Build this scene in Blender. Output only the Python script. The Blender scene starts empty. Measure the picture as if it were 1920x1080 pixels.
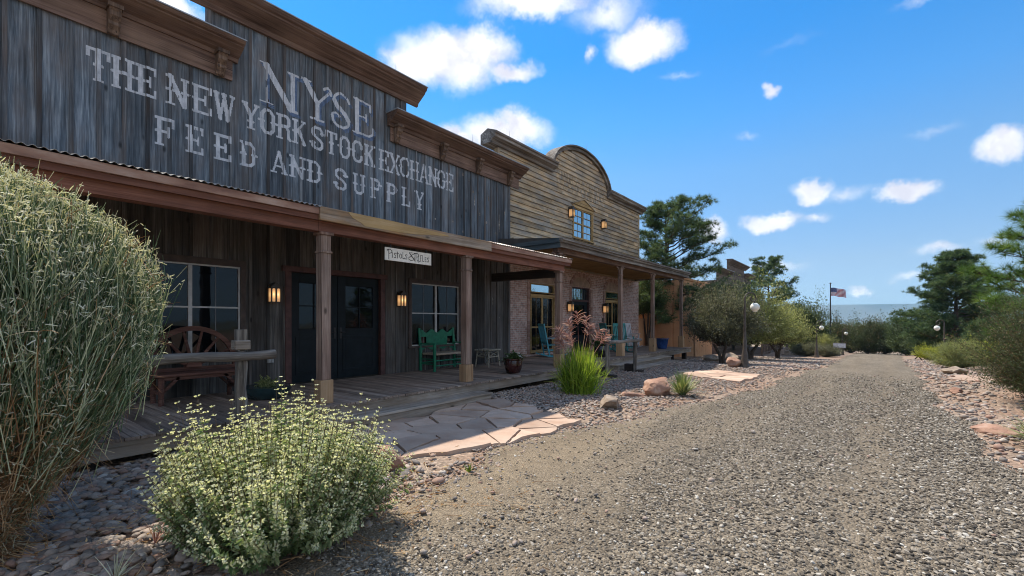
import bpy, math, random
import numpy as np
from mathutils import Vector, Matrix, noise as mnoise

R = math.radians
SC = bpy.context.scene
COL = SC.collection

# ------------------------------------------------------------------ camera
CAM_H, YAW, FPX = 1.6, R(37.9), 853.0
cam = bpy.data.cameras.new('camera'); camo = bpy.data.objects.new('camera', cam); COL.objects.link(camo)
camo.location = (0, 0, CAM_H); camo.rotation_euler = (R(90), 0, YAW)
cam.sensor_width = 36.0; cam.lens = 36.0 * FPX / 1920; cam.shift_y = 62 / 1920
cam.clip_start = 0.05; cam.clip_end = 60000
SC.camera = camo

# ------------------------------------------------------------------ sky, clouds, sun, exposure
SUN_TO = Vector((-4.45, 1.0, 7.4)).normalized()
SUN_EL = math.asin(SUN_TO.z); SUN_ROT = math.atan2(SUN_TO.x, SUN_TO.y) % (2 * math.pi)
world = bpy.data.worlds.new('World'); SC.world = world; world.use_nodes = True

def px_dir(px, py):
    u = (px - 960) / FPX; v = (602 - py) / FPX; s, c = math.sin(YAW), math.cos(YAW)
    return Vector((-s + u * c, c + u * s, v)).normalized()

def build_sky():
    nt = world.node_tree; N = nt.nodes; L = nt.links; N.clear()
    out = N.new('ShaderNodeOutputWorld'); bg = N.new('ShaderNodeBackground'); bg.inputs['Strength'].default_value = 0.115
    L.new(bg.outputs[0], out.inputs[0])
    sky = N.new('ShaderNodeTexSky'); sky.sky_type = 'NISHITA'; sky.sun_disc = False
    sky.sun_elevation = SUN_EL; sky.sun_rotation = SUN_ROT
    sky.air_density = 1.0; sky.dust_density = 0.1; sky.ozone_density = 1.6; sky.altitude = 1000
    tc = N.new('ShaderNodeTexCoord')
    # dry-air sky: paler blue at the horizon, deeper above; unseen zenith brightened as fill
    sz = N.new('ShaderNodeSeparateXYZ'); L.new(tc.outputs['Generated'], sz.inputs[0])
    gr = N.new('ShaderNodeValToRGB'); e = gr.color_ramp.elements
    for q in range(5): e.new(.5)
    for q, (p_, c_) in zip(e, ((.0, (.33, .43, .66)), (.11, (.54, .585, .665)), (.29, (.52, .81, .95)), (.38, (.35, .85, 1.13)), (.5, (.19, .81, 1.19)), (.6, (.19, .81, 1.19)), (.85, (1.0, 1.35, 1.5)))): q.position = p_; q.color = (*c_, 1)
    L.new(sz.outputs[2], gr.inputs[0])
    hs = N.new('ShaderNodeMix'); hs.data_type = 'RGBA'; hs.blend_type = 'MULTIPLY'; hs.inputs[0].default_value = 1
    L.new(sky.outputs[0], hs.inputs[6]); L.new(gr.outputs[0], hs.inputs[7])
    nz = N.new('ShaderNodeTexNoise'); nz.inputs['Scale'].default_value = 11; nz.inputs['Detail'].default_value = 10; nz.inputs['Roughness'].default_value = 0.66
    L.new(tc.outputs['Generated'], nz.inputs['Vector'])
    sub = N.new('ShaderNodeVectorMath'); sub.operation = 'SUBTRACT'; sub.inputs[1].default_value = (.5, .5, .5); L.new(nz.outputs['Color'], sub.inputs[0])
    scl = N.new('ShaderNodeVectorMath'); scl.operation = 'SCALE'; scl.inputs['Scale'].default_value = 0.085; L.new(sub.outputs[0], scl.inputs[0])
    add = N.new('ShaderNodeVectorMath'); add.operation = 'ADD'; L.new(tc.outputs['Generated'], add.inputs[0]); L.new(scl.outputs[0], add.inputs[1])
    # each cloud: direction, half width, half height, strength (as seen from the ground, a fixed direction on the sky)
    clouds = [(845, 108, 125, 62, 1.0), (905, 85, 70, 45, .9), (960, 132, 60, 26, .8), (775, 130, 70, 45, .95), (1205, 78, 82, 46, 1.0), (1000, 0, 150, 36, .8), (1140, 25, 90, 40, .5),
              (945, 245, 105, 42, .95), (865, 255, 60, 30, .8), (1890, 275, 48, 38, 1.0), (1690, 358, 52, 25, 1.0), (1520, 356, 38, 24, .85), (1585, 358, 55, 20, .36),
              (1447, 414, 56, 24, 1.0), (1447, 170, 18, 18, .7), (1622, 541, 24, 16, .9), (1762, 464, 50, 19, .5), (1330, 437, 40, 26, .95),
              (320, 2, 60, 24, .8), (1880, 445, 44, 16, .34), (1400, 256, 26, 13, .24), (1750, 250, 50, 14, .22), (1715, 8, 50, 14, .26), (1270, 148, 36, 12, .24),
              (1450, 500, 70, 12, .4), (1700, 522, 36, 11, .42), (1530, 407, 36, 12, .45), (1105, 110, 14, 22, .45), (1480, 80, 80, 12, .12)]
    blobs = [(px_dir(px, py), a / FPX, b / FPX, st, px, py) for (px, py, a, b, st) in clouds]
    # unseen clouds added behind the camera and overhead to fill the shaded fronts
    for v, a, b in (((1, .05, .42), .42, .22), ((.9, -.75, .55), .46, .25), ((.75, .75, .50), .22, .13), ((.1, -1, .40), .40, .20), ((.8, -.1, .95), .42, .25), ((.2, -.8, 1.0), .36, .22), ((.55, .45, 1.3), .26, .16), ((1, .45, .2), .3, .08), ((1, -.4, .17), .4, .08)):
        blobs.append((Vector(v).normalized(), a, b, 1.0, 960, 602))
    prev = None
    for (d, a, b, st, px, py) in blobs:
        e1 = d.cross(Vector((0, 0, 1))).normalized(); e2 = d.cross(e1).normalized()
        k = 1 / math.sqrt(1 + ((px - 960) / FPX) ** 2 + ((602 - py) / FPX) ** 2)
        rot = Matrix((e1, e2, d)).transposed().to_euler()
        mp = N.new('ShaderNodeMapping'); mp.vector_type = 'TEXTURE'
        mp.inputs['Location'].default_value = d; mp.inputs['Rotation'].default_value = rot
        mp.inputs['Scale'].default_value = (a * k * 1.08, b * k * 1.08, .7)
        L.new(add.outputs[0], mp.inputs['Vector'])
        ln = N.new('ShaderNodeVectorMath'); ln.operation = 'LENGTH'; L.new(mp.outputs[0], ln.inputs[0])
        ma = N.new('ShaderNodeMath'); ma.operation = 'MULTIPLY_ADD'; ma.inputs[1].default_value = -st; ma.inputs[2].default_value = st
        L.new(ln.outputs['Value'], ma.inputs[0])
        if prev is None: prev = ma
        else:
            mx = N.new('ShaderNodeMath'); mx.operation = 'SMOOTH_MAX'; mx.inputs[2].default_value = 0.08
            L.new(prev.outputs[0], mx.inputs[0]); L.new(ma.outputs[0], mx.inputs[1]); prev = mx
    mr = N.new('ShaderNodeMapRange'); mr.interpolation_type = 'SMOOTHSTEP'; mr.inputs['From Min'].default_value = 0.02; mr.inputs['From Max'].default_value = 0.62
    L.new(prev.outputs[0], mr.inputs['Value'])
    n2 = N.new('ShaderNodeTexNoise'); n2.inputs['Scale'].default_value = 17; n2.inputs['Detail'].default_value = 5; L.new(add.outputs[0], n2.inputs['Vector'])
    cr = N.new('ShaderNodeValToRGB'); cr.color_ramp.elements[0].position = .32; cr.color_ramp.elements[0].color = (4.2, 4.25, 4.85, 1)
    cr.color_ramp.elements[1].position = .6; cr.color_ramp.elements[1].color = (6.2, 6.2, 6.35, 1)
    L.new(n2.outputs['Fac'], cr.inputs[0])
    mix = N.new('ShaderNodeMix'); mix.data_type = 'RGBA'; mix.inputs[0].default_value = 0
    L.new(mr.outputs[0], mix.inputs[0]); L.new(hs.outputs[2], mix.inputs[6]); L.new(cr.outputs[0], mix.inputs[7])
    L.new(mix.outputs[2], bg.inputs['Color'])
build_sky()
world.cycles.sampling_method = 'MANUAL'; world.cycles.sample_map_resolution = 512

sun = bpy.data.lights.new('sun', 'SUN'); sun.energy = 4.2; sun.angle = R(0.5); sun.color = (1.0, .93, .82)
suno = bpy.data.objects.new('sun', sun); COL.objects.link(suno); suno.location = (-40, 10, 70)
suno.rotation_euler = SUN_TO.to_track_quat('Z', 'Y').to_euler()

vs = SC.view_settings; SC.display_settings.display_device = 'sRGB'
vs.view_transform = 'Standard'; vs.look = 'None'; vs.exposure = 0.80; vs.gamma = 1; vs.use_curve_mapping = False
SC.render.engine = 'CYCLES'; SC.cycles.max_bounces = 8; SC.cycles.diffuse_bounces = 4; SC.cycles.glossy_bounces = 3
SC.cycles.transparent_max_bounces = 8; SC.cycles.use_denoising = True; SC.cycles.sample_clamp_indirect = 6
SC.cycles.volume_bounces = 0; SC.cycles.filter_width = 1.05; SC.cycles.caustics_reflective = False; SC.cycles.caustics_refractive = False

# ------------------------------------------------------------------ materials
MATS = {}
class NG:
    def __init__(s, name):
        s.m = bpy.data.materials.new(name); s.m.use_nodes = True; s.t = s.m.node_tree; s.N = s.t.nodes; s.N.clear()
        s.out = s.N.new('ShaderNodeOutputMaterial'); s.b = s.N.new('ShaderNodeBsdfPrincipled'); s.link(s.b.outputs[0], s.out.inputs[0])
        MATS[name] = s.m
    def link(s, a, b): s.t.links.new(a, b)
    def n(s, t, **kw):
        x = s.N.new(t)
        for k, v in kw.items(): setattr(x, k, v)
        return x
    def pos(s): return s.n('ShaderNodeNewGeometry').outputs['Position']
    def objc(s): return s.n('ShaderNodeTexCoord').outputs['Object']
    def mapping(s, v, scale=(1, 1, 1), rot=(0, 0, 0), loc=(0, 0, 0)):
        m = s.n('ShaderNodeMapping'); m.inputs['Scale'].default_value = scale; m.inputs['Rotation'].default_value = rot; m.inputs['Location'].default_value = loc
        s.link(v, m.inputs['Vector']); return m.outputs[0]
    def noise(s, v, scale=5, detail=4, rough=.55, dist=0):
        m = s.n('ShaderNodeTexNoise'); m.inputs['Scale'].default_value = scale; m.inputs['Detail'].default_value = detail; m.inputs['Roughness'].default_value = rough
        m.inputs['Distortion'].default_value = dist; s.link(v, m.inputs['Vector']); return m.outputs['Fac']
    def voro(s, v, scale, feature='F1', out='Distance', rnd=1.0):
        m = s.n('ShaderNodeTexVoronoi', feature=feature); m.inputs['Scale'].default_value = scale; m.inputs['Randomness'].default_value = rnd
        s.link(v, m.inputs['Vector']); return m.outputs[out]
    def ramp(s, f, stops, interp='LINEAR'):
        r = s.n('ShaderNodeValToRGB'); cr = r.color_ramp; cr.interpolation = interp
        while len(cr.elements) < len(stops): cr.elements.new(.5)
        for e, (p, c) in zip(cr.elements, stops):
            e.position = p; e.color = (c, c, c, 1) if isinstance(c, (int, float)) else (*c[:3], 1)
        s.link(f, r.inputs[0]); return r.outputs[0]
    def mix(s, f, a, b, mode='MIX'):
        m = s.n('ShaderNodeMix', data_type='RGBA', blend_type=mode)
        for i, x in ((0, f), (6, a), (7, b)):
            if hasattr(x, 'is_linked'): s.link(x, m.inputs[i])
            elif i == 0: m.inputs[0].default_value = x
            else: m.inputs[i].default_value = (*x, 1) if not isinstance(x, (int, float)) else (x, x, x, 1)
        return m.outputs[2]
    def math(s, op, a, b=0.0, c=None):
        m = s.n('ShaderNodeMath', operation=op)
        for i, x in enumerate((a, b, c)):
            if x is None: continue
            if hasattr(x, 'is_linked'): s.link(x, m.inputs[i])
            else: m.inputs[i].default_value = x
        return m.outputs[0]
    def rnd(s):
        a = s.n('ShaderNodeAttribute'); a.attribute_name = 'rnd'; return a.outputs['Fac']
    def bump(s, h, strength=.4, dist=.01):
        b = s.n('ShaderNodeBump'); b.inputs['Strength'].default_value = strength; b.inputs['Distance'].default_value = dist
        s.link(h, b.inputs['Height']); s.link(b.outputs[0], s.b.inputs['Normal'])
    def fin(s, col=None, rough=.8, spec=.3, metal=0):
        if col is not None:
            if hasattr(col, 'is_linked'): s.link(col, s.b.inputs['Base Color'])
            else: s.b.inputs['Base Color'].default_value = (*col, 1)
        if hasattr(rough, 'is_linked'): s.link(rough, s.b.inputs['Roughness'])
        else: s.b.inputs['Roughness'].default_value = rough
        s.b.inputs['Specular IOR Level'].default_value = spec; s.b.inputs['Metallic'].default_value = metal
        return s.m

def wood(name, dark, mid, light, axis='z', patch=None, pfac=.5, grain=60, bump=.5, local=False, rvar=.55, rough=.85, knots=True, pr=(.45, .66)):
    g = NG(name); p = g.objc() if local else g.pos()
    r = g.rnd()
    st = {'x': (.035, 1, 1), 'y': (1, .035, 1), 'z': (1, 1, .035)}[axis]
    off = g.n('ShaderNodeCombineXYZ'); rr = g.math('MULTIPLY', r, 37.0)
    for i in range(3): g.link(rr, off.inputs[i])
    av = g.n('ShaderNodeVectorMath', operation='ADD'); g.link(p, av.inputs[0]); g.link(off.outputs[0], av.inputs[1])
    v = g.mapping(av.outputs[0], st)
    n1 = g.noise(v, grain, 5, .65, .6); n2 = g.noise(v, grain * .22, 4, .6, 1.2)
    n3 = g.noise(g.mapping(av.outputs[0], {'x': (.3, 1, 1), 'y': (1, .3, 1), 'z': (1, 1, .3)}[axis]), 3.2, 5, .6)
    f = g.math('ADD', g.math('MULTIPLY', n1, .42), g.math('MULTIPLY', n2, .58))
    c = g.ramp(f, [(.36, dark), (.5, mid), (.635, light)])
    ck = g.noise(g.mapping(av.outputs[0], {'x': (.012, 1, 1), 'y': (1, .012, 1), 'z': (1, 1, .012)}[axis]), grain * .5, 3, .5, .4)
    c = g.mix(g.ramp(ck, [(.30, .75), (.37, 0.0)]), c, tuple(x * .4 for x in dark))
    if patch is not None:
        c = g.mix(g.math('MULTIPLY', g.ramp(n3, [(pr[0], 0.0), (pr[1], 1.0)]), pfac), c, patch)
    hv = g.ramp(r, [(0, 1 - rvar), (1, 1 + rvar * .75)])
    c = g.mix(1.0, c, hv, 'MULTIPLY')
    c = g.mix(1.0, c, g.ramp(g.noise(av.outputs[0], 1.3, 3), [(.3, .72), (.7, 1.2)]), 'MULTIPLY')
    if knots:
        kv = g.voro(g.mapping(av.outputs[0], {'x': (.45, 1, 1), 'y': (1, .45, 1), 'z': (1, 1, .45)}[axis]), 3.4)
        c = g.mix(g.ramp(kv, [(.045, .8), (.11, 0.0)]), c, tuple(x * .35 for x in dark))
    g.bump(f, bump, .012)
    return g.fin(c, rough, .25)

wood('board_grey', (.042, .054, .064), (.122, .147, .168), (.27, .30, .315), patch=(.14, .112, .092), pfac=.55, rvar=.42, grain=75, bump=.8)
wood('batten_grey', (.04, .045, .05), (.105, .112, .118), (.2, .205, .205), patch=(.13, .09, .065), pfac=.7, rvar=.45)
wood('board_low', (.04, .038, .036), (.098, .090, .082), (.19, .175, .16), patch=(.095, .068, .05), pfac=.5, rvar=.5)
wood('red_beam', (.10, .042, .028), (.20, .085, .056), (.26, .125, .085), axis='y', patch=(.17, .085, .06), pfac=.5, bump=.3, rvar=.25, knots=False)
wood('cornice_wood', (.08, .048, .036), (.17, .105, .076), (.25, .165, .125), axis='y', patch=(.23, .15, .10), pfac=.5, bump=.3, rvar=.3, knots=False)
wood('bracket_wood', (.06, .04, .03), (.14, .09, .06), (.24, .16, .11), axis='z', bump=.3, rvar=.3, knots=False)
wood('post_wood', (.10, .066, .05), (.24, .165, .125), (.38, .29, .235), patch=(.24, .13, .09), pfac=.5, rvar=.2)
wood('pedestal_wood', (.30, .175, .09), (.44, .28, .155), (.54, .37, .22), grain=40, bump=.2, rvar=.15)
wood('deck_wood', (.13, .095, .072), (.27, .205, .16), (.39, .32, .265), axis='x', patch=(.20, .13, .095), pfac=.4, rvar=.35)
wood('rim_wood', (.16, .13, .10), (.30, .25, .20), (.42, .36, .30), axis='y', patch=(.24, .17, .11), pfac=.6, rvar=.2)
wood('fascia_peel', (.16, .13, .10), (.27, .21, .15), (.40, .33, .26), axis='y', patch=(.36, .19, .065), pfac=.9, grain=45, rvar=.15)
wood('siding', (.21, .15, .09), (.49, .35, .195), (.66, .51, .32), axis='y', patch=(.28, .255, .215), pfac=.85, rvar=.28, bump=.5, pr=(.42, .6))
wood('ochre_paint', (.27, .175, .075), (.42, .28, .12), (.5, .36, .19), axis='y', grain=30, bump=.12, rvar=.15, knots=False)
wood('peel_trim', (.08, .07, .06), (.19, .165, .14), (.46, .42, .36), axis='y', patch=(.13, .085, .05), pfac=.6, grain=26, rvar=.3)
wood('log_grey', (.045, .038, .032), (.165, .14, .115), (.36, .325, .275), axis='y', rvar=.1, bump=1.0, grain=38)
wood('log_post', (.045, .038, .032), (.165, .14, .115), (.36, .325, .275), axis='z', rvar=.1, bump=1.0, grain=38)
wood('red_bench', (.06, .027, .02), (.125, .058, .042), (.20, .105, .075), axis='y', local=True, rvar=.25, bump=.3)
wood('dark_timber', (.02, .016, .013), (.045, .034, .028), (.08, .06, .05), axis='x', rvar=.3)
wood('far_wood', (.07, .05, .038), (.15, .115, .09), (.23, .18, .15), axis='y', rvar=.45)
wood('willow_wood', (.14, .12, .09), (.30, .27, .21), (.42, .38, .31), axis='x', local=True, rvar=.3, knots=False)
wood('soffit_ochre', (.22, .115, .03), (.34, .19, .055), (.40, .24, .08), axis='y', rvar=.12, bump=.15, knots=False)

def paint(name, c, rough=.5, var=.25, scale=8, chip=None, spec=.4):
    g = NG(name); p = g.objc(); n = g.noise(p, scale, 5)
    col = g.mix(1.0, c, g.ramp(n, [(.3, 1 - var), (.7, 1 + var)]), 'MULTIPLY')
    if chip is not None: col = g.mix(g.ramp(g.noise(p, scale * 5, 6, .7), [(.60, 0.0), (.66, 1.0)]), col, chip)
    g.bump(g.noise(p, scale * 8, 3), .12, .004)
    return g.fin(col, rough, spec)
paint('red_trim', (.09, .038, .031), .6, .35); paint('brown_trim', (.075, .052, .042), .7, .3); paint('grid_grey', (.14, .14, .14), .5, .1)
paint('door_black', (.010, .014, .017), .45, .3, 5, spec=.15)
paint('alum', (.50, .48, .45), .4, .15, 12)
paint('iron', (.022, .02, .019), .5, .3)
paint('copper_dark', (.05, .034, .024), .45, .3)
paint('teal', (.06, .30, .37), .5, .2, 10, chip=(.12, .2, .2))
paint('teal_green', (.03, .23, .22), .5, .2, 10, chip=(.08, .15, .14))
paint('white_paint', (.62, .63, .65), .5, .12, 10)
paint('bench_green', (.008, .15, .075), .45, .3, 10, chip=(.03, .08, .05))
paint('rush_seat', (.34, .27, .2), .8, .3, 40)
paint('glaze_red', (.045, .014, .013), .15, .4, 6, spec=.6)
paint('glaze_blue', (.018, .06, .20), .15, .35, 6, spec=.6)
paint('glaze_dark', (.02, .018, .018), .2, .35, 6, spec=.6)
paint('glaze_teal', (.02, .045, .05), .2, .35, 6, spec=.6)
paint('soil', (.05, .035, .025), .95, .4, 30)
paint('metal_cap', (.30, .32, .34), .45, .2, 6)
paint('globe_glass', (.80, .77, .66), .25, .06, 6, spec=.5)
paint('post_bronze', (.07, .055, .042), .5, .35, 10)
paint('sign_cream', (.74, .70, .60), .7, .12, 14)
paint('ink', (.03, .024, .02), .7, .2, 20)
paint('blue_paint', (.10, .145, .23), .8, .35, 14)
paint('flag_red', (.42, .03, .04), .8, .1); paint('flag_white', (.72, .72, .72), .8, .06); paint('flag_blue', (.03, .05, .16), .8, .1)
paint('grey_box', (.30, .30, .29), .5, .15)
paint('leaded', (.03, .03, .03), .5, .1)
paint('tympanum', (.36, .25, .18), .85, .25, 5)

def mk_misc():
    g = NG('corrugated'); p = g.pos(); n = g.noise(p, 2.2, 6, .65)
    c = g.ramp(n, [(.35, (.30, .29, .27)), (.5, (.38, .34, .30)), (.62, (.24, .13, .08))]); g.fin(c, g.ramp(n, [(.4, .35), (.6, .8)]), .5, .35)
    g = NG('rust_fascia'); p = g.pos(); n = g.noise(g.mapping(p, (1, .25, 1)), 5, 6, .65)
    c = g.ramp(n, [(.32, (.17, .085, .06)), (.5, (.31, .18, .125)), (.68, (.44, .31, .24))]); g.bump(n, .2); g.fin(c, .75, .3)
    for nm, base, ro, wave in (('glass_dark', (.006, .007, .009), .03, .06), ('glass_blue', (.02, .04, .06), .02, .03)):
        g = NG(nm); p = g.pos(); g.bump(g.noise(p, 1.6, 2), wave, .05); g.fin(base, ro, .3)
        if nm == 'glass_blue':
            gl = g.n('ShaderNodeBsdfGlossy'); gl.inputs['Roughness'].default_value = .02; gl.inputs['Color'].default_value = (.75, .9, .95, 1)
            ms = g.n('ShaderNodeMixShader'); ms.inputs[0].default_value = .62
            g.link(g.b.outputs[0], ms.inputs[1]); g.link(gl.outputs[0], ms.inputs[2]); g.link(ms.outputs[0], g.out.inputs[0])
    g = NG('lamp_lit'); p = g.objc(); g.fin((.8, .5, .2), .3)
    zz = g.n('ShaderNodeSeparateXYZ'); g.link(p, zz.inputs[0])
    dy = g.math('SUBTRACT', g.math('ABSOLUTE', zz.outputs['Y']), .040); dz = g.math('SUBTRACT', zz.outputs['Z'], .155)
    rr = g.ramp(g.math('SQRT', g.math('ADD', g.math('MULTIPLY', dy, dy), g.math('MULTIPLY', g.math('MULTIPLY', dz, dz), .30))), [(.0, (1.0, .80, .48)), (.018, (.80, .44, .16)), (.05, (.34, .17, .07)), (.10, (.17, .10, .05))])
    g.link(rr, g.b.inputs['Emission Color']); g.b.inputs['Emission Strength'].default_value = .85
    g = NG('brick'); p = g.pos(); sp = g.n('ShaderNodeSeparateXYZ'); g.link(p, sp.inputs[0])
    cb = g.n('ShaderNodeCombineXYZ'); g.link(g.math('ADD', sp.outputs[0], sp.outputs[1]), cb.inputs[0]); g.link(sp.outputs[2], cb.inputs[1])
    bt = g.n('ShaderNodeTexBrick'); bt.inputs['Scale'].default_value = 1.0; bt.inputs['Brick Width'].default_value = .215; bt.inputs['Row Height'].default_value = .075
    bt.inputs['Mortar Size'].default_value = .009; bt.inputs['Color1'].default_value = (.40, .235, .19, 1); bt.inputs['Color2'].default_value = (.60, .42, .36, 1); bt.inputs['Mortar'].default_value = (.60, .54, .49, 1)
    bt.inputs['Bias'].default_value = -.1; bt.inputs['Mortar Smooth'].default_value = .2
    g.link(cb.outputs[0], bt.inputs['Vector'])
    c = g.mix(1.0, bt.outputs['Color'], g.ramp(g.noise(p, 9, 5), [(.3, .65), (.7, 1.25)]), 'MULTIPLY')
    g.bump(g.math('ADD', g.math('MULTIPLY', bt.outputs['Fac'], -1.0), g.math('MULTIPLY', g.noise(p, 60, 3), .25)), .6, .012); g.fin(c, .9, .2)
    g = NG('arch_brick'); p = g.pos(); c = g.mix(1.0, g.ramp(g.rnd(), [(0, (.30, .175, .135)), (1, (.48, .32, .26))]), g.ramp(g.noise(p, 14, 4), [(.3, .7), (.7, 1.2)]), 'MULTIPLY'); g.bump(g.noise(p, 60, 3), .3); g.fin(c, .9, .2)
    g = NG('adobe'); p = g.pos(); n = g.noise(p, 1.2, 6, .6); c = g.ramp(n, [(.3, (.56, .27, .135)), (.7, (.70, .39, .21))]); g.bump(g.noise(p, 26, 5), .4); g.fin(c, .95, .15)
    g = NG('roof_dark'); p = g.pos(); g.fin(g.ramp(g.noise(p, 3, 5), [(.3, (.05, .045, .04)), (.7, (.11, .095, .08))]), .9, .2)
    g = NG('slate_trim'); p = g.pos(); g.fin(g.ramp(g.noise(g.mapping(p, (.3, .3, 3)), 5, 5), [(.3, (.035, .05, .055)), (.7, (.09, .11, .115))]), .7, .3)
    # faded white paint for the big lettering
    g = NG('old_white'); p = g.pos(); n = g.noise(g.mapping(p, (1, 1, .12)), 40, 5, .7); n2 = g.noise(p, 5, 5, .7)
    f = g.math('ADD', g.math('MULTIPLY', n, .5), g.math('MULTIPLY', n2, .5)); g.fin(g.ramp(f, [(.34, (.19, .205, .22)), (.44, (.44, .455, .47)), (.62, (.66, .67, .68))]), .85, .2)
    # soils
    g = NG('earth'); p = g.pos(); n = g.noise(p, .55, 6, .6); n2 = g.noise(p, 24, 5, .65)
    v1 = g.voro(p, 30); v2 = g.voro(p, 30, out='Color'); hsv = g.n('ShaderNodeSeparateColor'); g.link(v2, hsv.inputs[0])
    c = g.ramp(n, [(.3, (.27, .165, .11)), (.5, (.31, .22, .158)), (.72, (.29, .24, .187))])
    c = g.mix(1.0, c, g.ramp(hsv.outputs[0], [(0, .62), (.7, 1.0), (1, 1.45)]), 'MULTIPLY')
    c = g.mix(1.0, c, g.ramp(n2, [(.3, .7), (.7, 1.2)]), 'MULTIPLY')
    ln = g.n('ShaderNodeVectorMath', operation='LENGTH'); g.link(p, ln.inputs[0])
    far = g.n('ShaderNodeMapRange'); far.inputs['From Min'].default_value = 70; far.inputs['From Max'].default_value = 160; g.link(ln.outputs['Value'], far.inputs['Value'])
    nf = g.noise(g.mapping(p, (.02, .02, .02)), 2.5, 6, .65)
    c = g.mix(far.outputs[0], c, g.ramp(nf, [(.35, (.10, .115, .06)), (.6, (.21, .18, .11))]))
    g.bump(g.math('ADD', v1, g.math('MULTIPLY', n2, .6)), .6, .02); g.fin(c, .95, .15)
    g = NG('gravel'); p = g.pos(); sp = g.n('ShaderNodeSeparateXYZ'); g.link(p, sp.inputs[0])
    va = g.voro(p, 62, out='Color'); vd = g.voro(p, 62); vb = g.voro(p, 140, out='Color'); s1 = g.n('ShaderNodeSeparateColor'); g.link(va, s1.inputs[0]); s2 = g.n('ShaderNodeSeparateColor'); g.link(vb, s2.inputs[0])
    st = g.ramp(s1.outputs[0], [(0, (.11, .10, .092)), (.45, (.26, .235, .20)), (.8, (.36, .325, .28)), (1, (.52, .49, .44))])
    fi = g.ramp(s2.outputs[0], [(0, (.17, .145, .115)), (.6, (.29, .25, .20)), (1, (.42, .37, .31))])
    nb = g.noise(g.mapping(p, (1, .25, 1)), .9, 5, .6)
    # finer, tanner drive on the building side; coarse salt-and-pepper stone on the right
    edge = g.math('ADD', sp.outputs[0], g.math('MULTIPLY', g.math('SUBTRACT', nb, .5), 2.6))
    fac = g.n('ShaderNodeMapRange'); fac.inputs['From Min'].default_value = -3.1; fac.inputs['From Max'].default_value = -1.9; g.link(edge, fac.inputs['Value'])
    c = g.mix(fac.outputs[0], fi, st)
    c = g.mix(1.0, c, g.ramp(g.noise(g.mapping(p, (1, .12, 1)), 1.7, 4, .6), [(.3, .74), (.55, 1.0), (.75, 1.16)]), 'MULTIPLY')
    c = g.mix(1.0, c, g.ramp(g.noise(p, 7, 5, .7), [(.3, .8), (.7, 1.15)]), 'MULTIPLY')
    ru = g.rnd(); rf = g.ramp(ru, [(.22, 0.0), (.33, 1.0), (.42, 0.0), (.62, 0.0), (.72, 1.0), (.82, 0.0)])
    c = g.mix(g.math('MULTIPLY', rf, g.ramp(g.noise(p, 2.5, 5), [(.3, .1), (.65, .6)])), c, fi)
    c = g.mix(1.0, c, g.mix(fac.outputs[0], (.86, .77, .635), (.68, .61, .51)), 'MULTIPLY')
    g.bump(g.math('ADD', g.math('MULTIPLY', vd, -1.2), g.math('MULTIPLY', g.noise(p, 30, 4, .7), .8)), .9, .014); g.fin(c, .92, .2)
    g = NG('stone'); p = g.pos(); c = g.mix(1.0, g.ramp(g.rnd(), [(0, (.15, .13, .115)), (.3, (.27, .23, .195)), (.6, (.36, .28, .22)), (.82, (.30, .18, .13)), (1, (.48, .43, .37))]), g.ramp(g.noise(p, 45, 4), [(.3, .78), (.7, 1.15)]), 'MULTIPLY'); g.bump(g.noise(p, 90, 3), .2); g.fin(c, .85, .25)
    g = NG('chip'); p = g.pos(); c = g.mix(1.0, g.ramp(g.rnd(), [(0, (.05, .041, .033)), (.3, (.13, .109, .084)), (.65, (.245, .208, .16)), (.92, (.36, .315, .255)), (1, (.54, .50, .43))]), g.ramp(g.noise(p, 45, 3), [(.3, .8), (.7, 1.15)]), 'MULTIPLY'); g.fin(c, .9, .2)
    g = NG('red_rock'); p = g.pos(); n = g.noise(p, 3.5, 6, .65); c = g.ramp(n, [(.3, (.22, .115, .08)), (.55, (.36, .215, .15)), (.72, (.48, .36, .28))]); g.bump(g.noise(p, 14, 6, .7), .7, .03); g.fin(c, .92, .2)
    g = NG('tan_rock'); p = g.pos(); n = g.noise(p, 4, 6, .65); c = g.ramp(n, [(.3, (.17, .12, .085)), (.55, (.31, .24, .18)), (.75, (.45, .39, .32))]); g.bump(g.noise(p, 14, 6, .7), .7, .03); g.fin(c, .92, .2)
    g = NG('flagstone'); p = g.pos(); n = g.noise(p, 1.7, 6, .6); c = g.mix(1.0, g.ramp(n, [(.3, (.39, .245, .17)), (.5, (.50, .345, .25)), (.7, (.56, .42, .32))]), g.ramp(g.rnd(), [(0, .72), (1, 1.15)]), 'MULTIPLY'); c = g.mix(g.ramp(g.noise(p, 6, 6, .7), [(.5, 0.0), (.75, .55)]), c, (.30, .25, .20)); g.bump(g.noise(p, 18, 6, .6), .35, .012); g.fin(c, .9, .2)
    g = NG('mesa'); p = g.pos(); n = g.noise(g.mapping(p, (.0016, .0016, .006)), 1.0, 7, .6); c = g.ramp(n, [(.35, (.05, .062, .045)), (.6, (.12, .105, .075))]); g.fin(c, 1, .1)
    g = NG('bark'); p = g.pos(); n = g.noise(g.mapping(p, (1, 1, .25)), 22, 6, .7); c = g.ramp(n, [(.32, (.035, .026, .02)), (.55, (.11, .085, .066)), (.75, (.18, .145, .12))]); g.bump(n, .8, .03); g.fin(c, .95, .15)
mk_misc()

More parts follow.
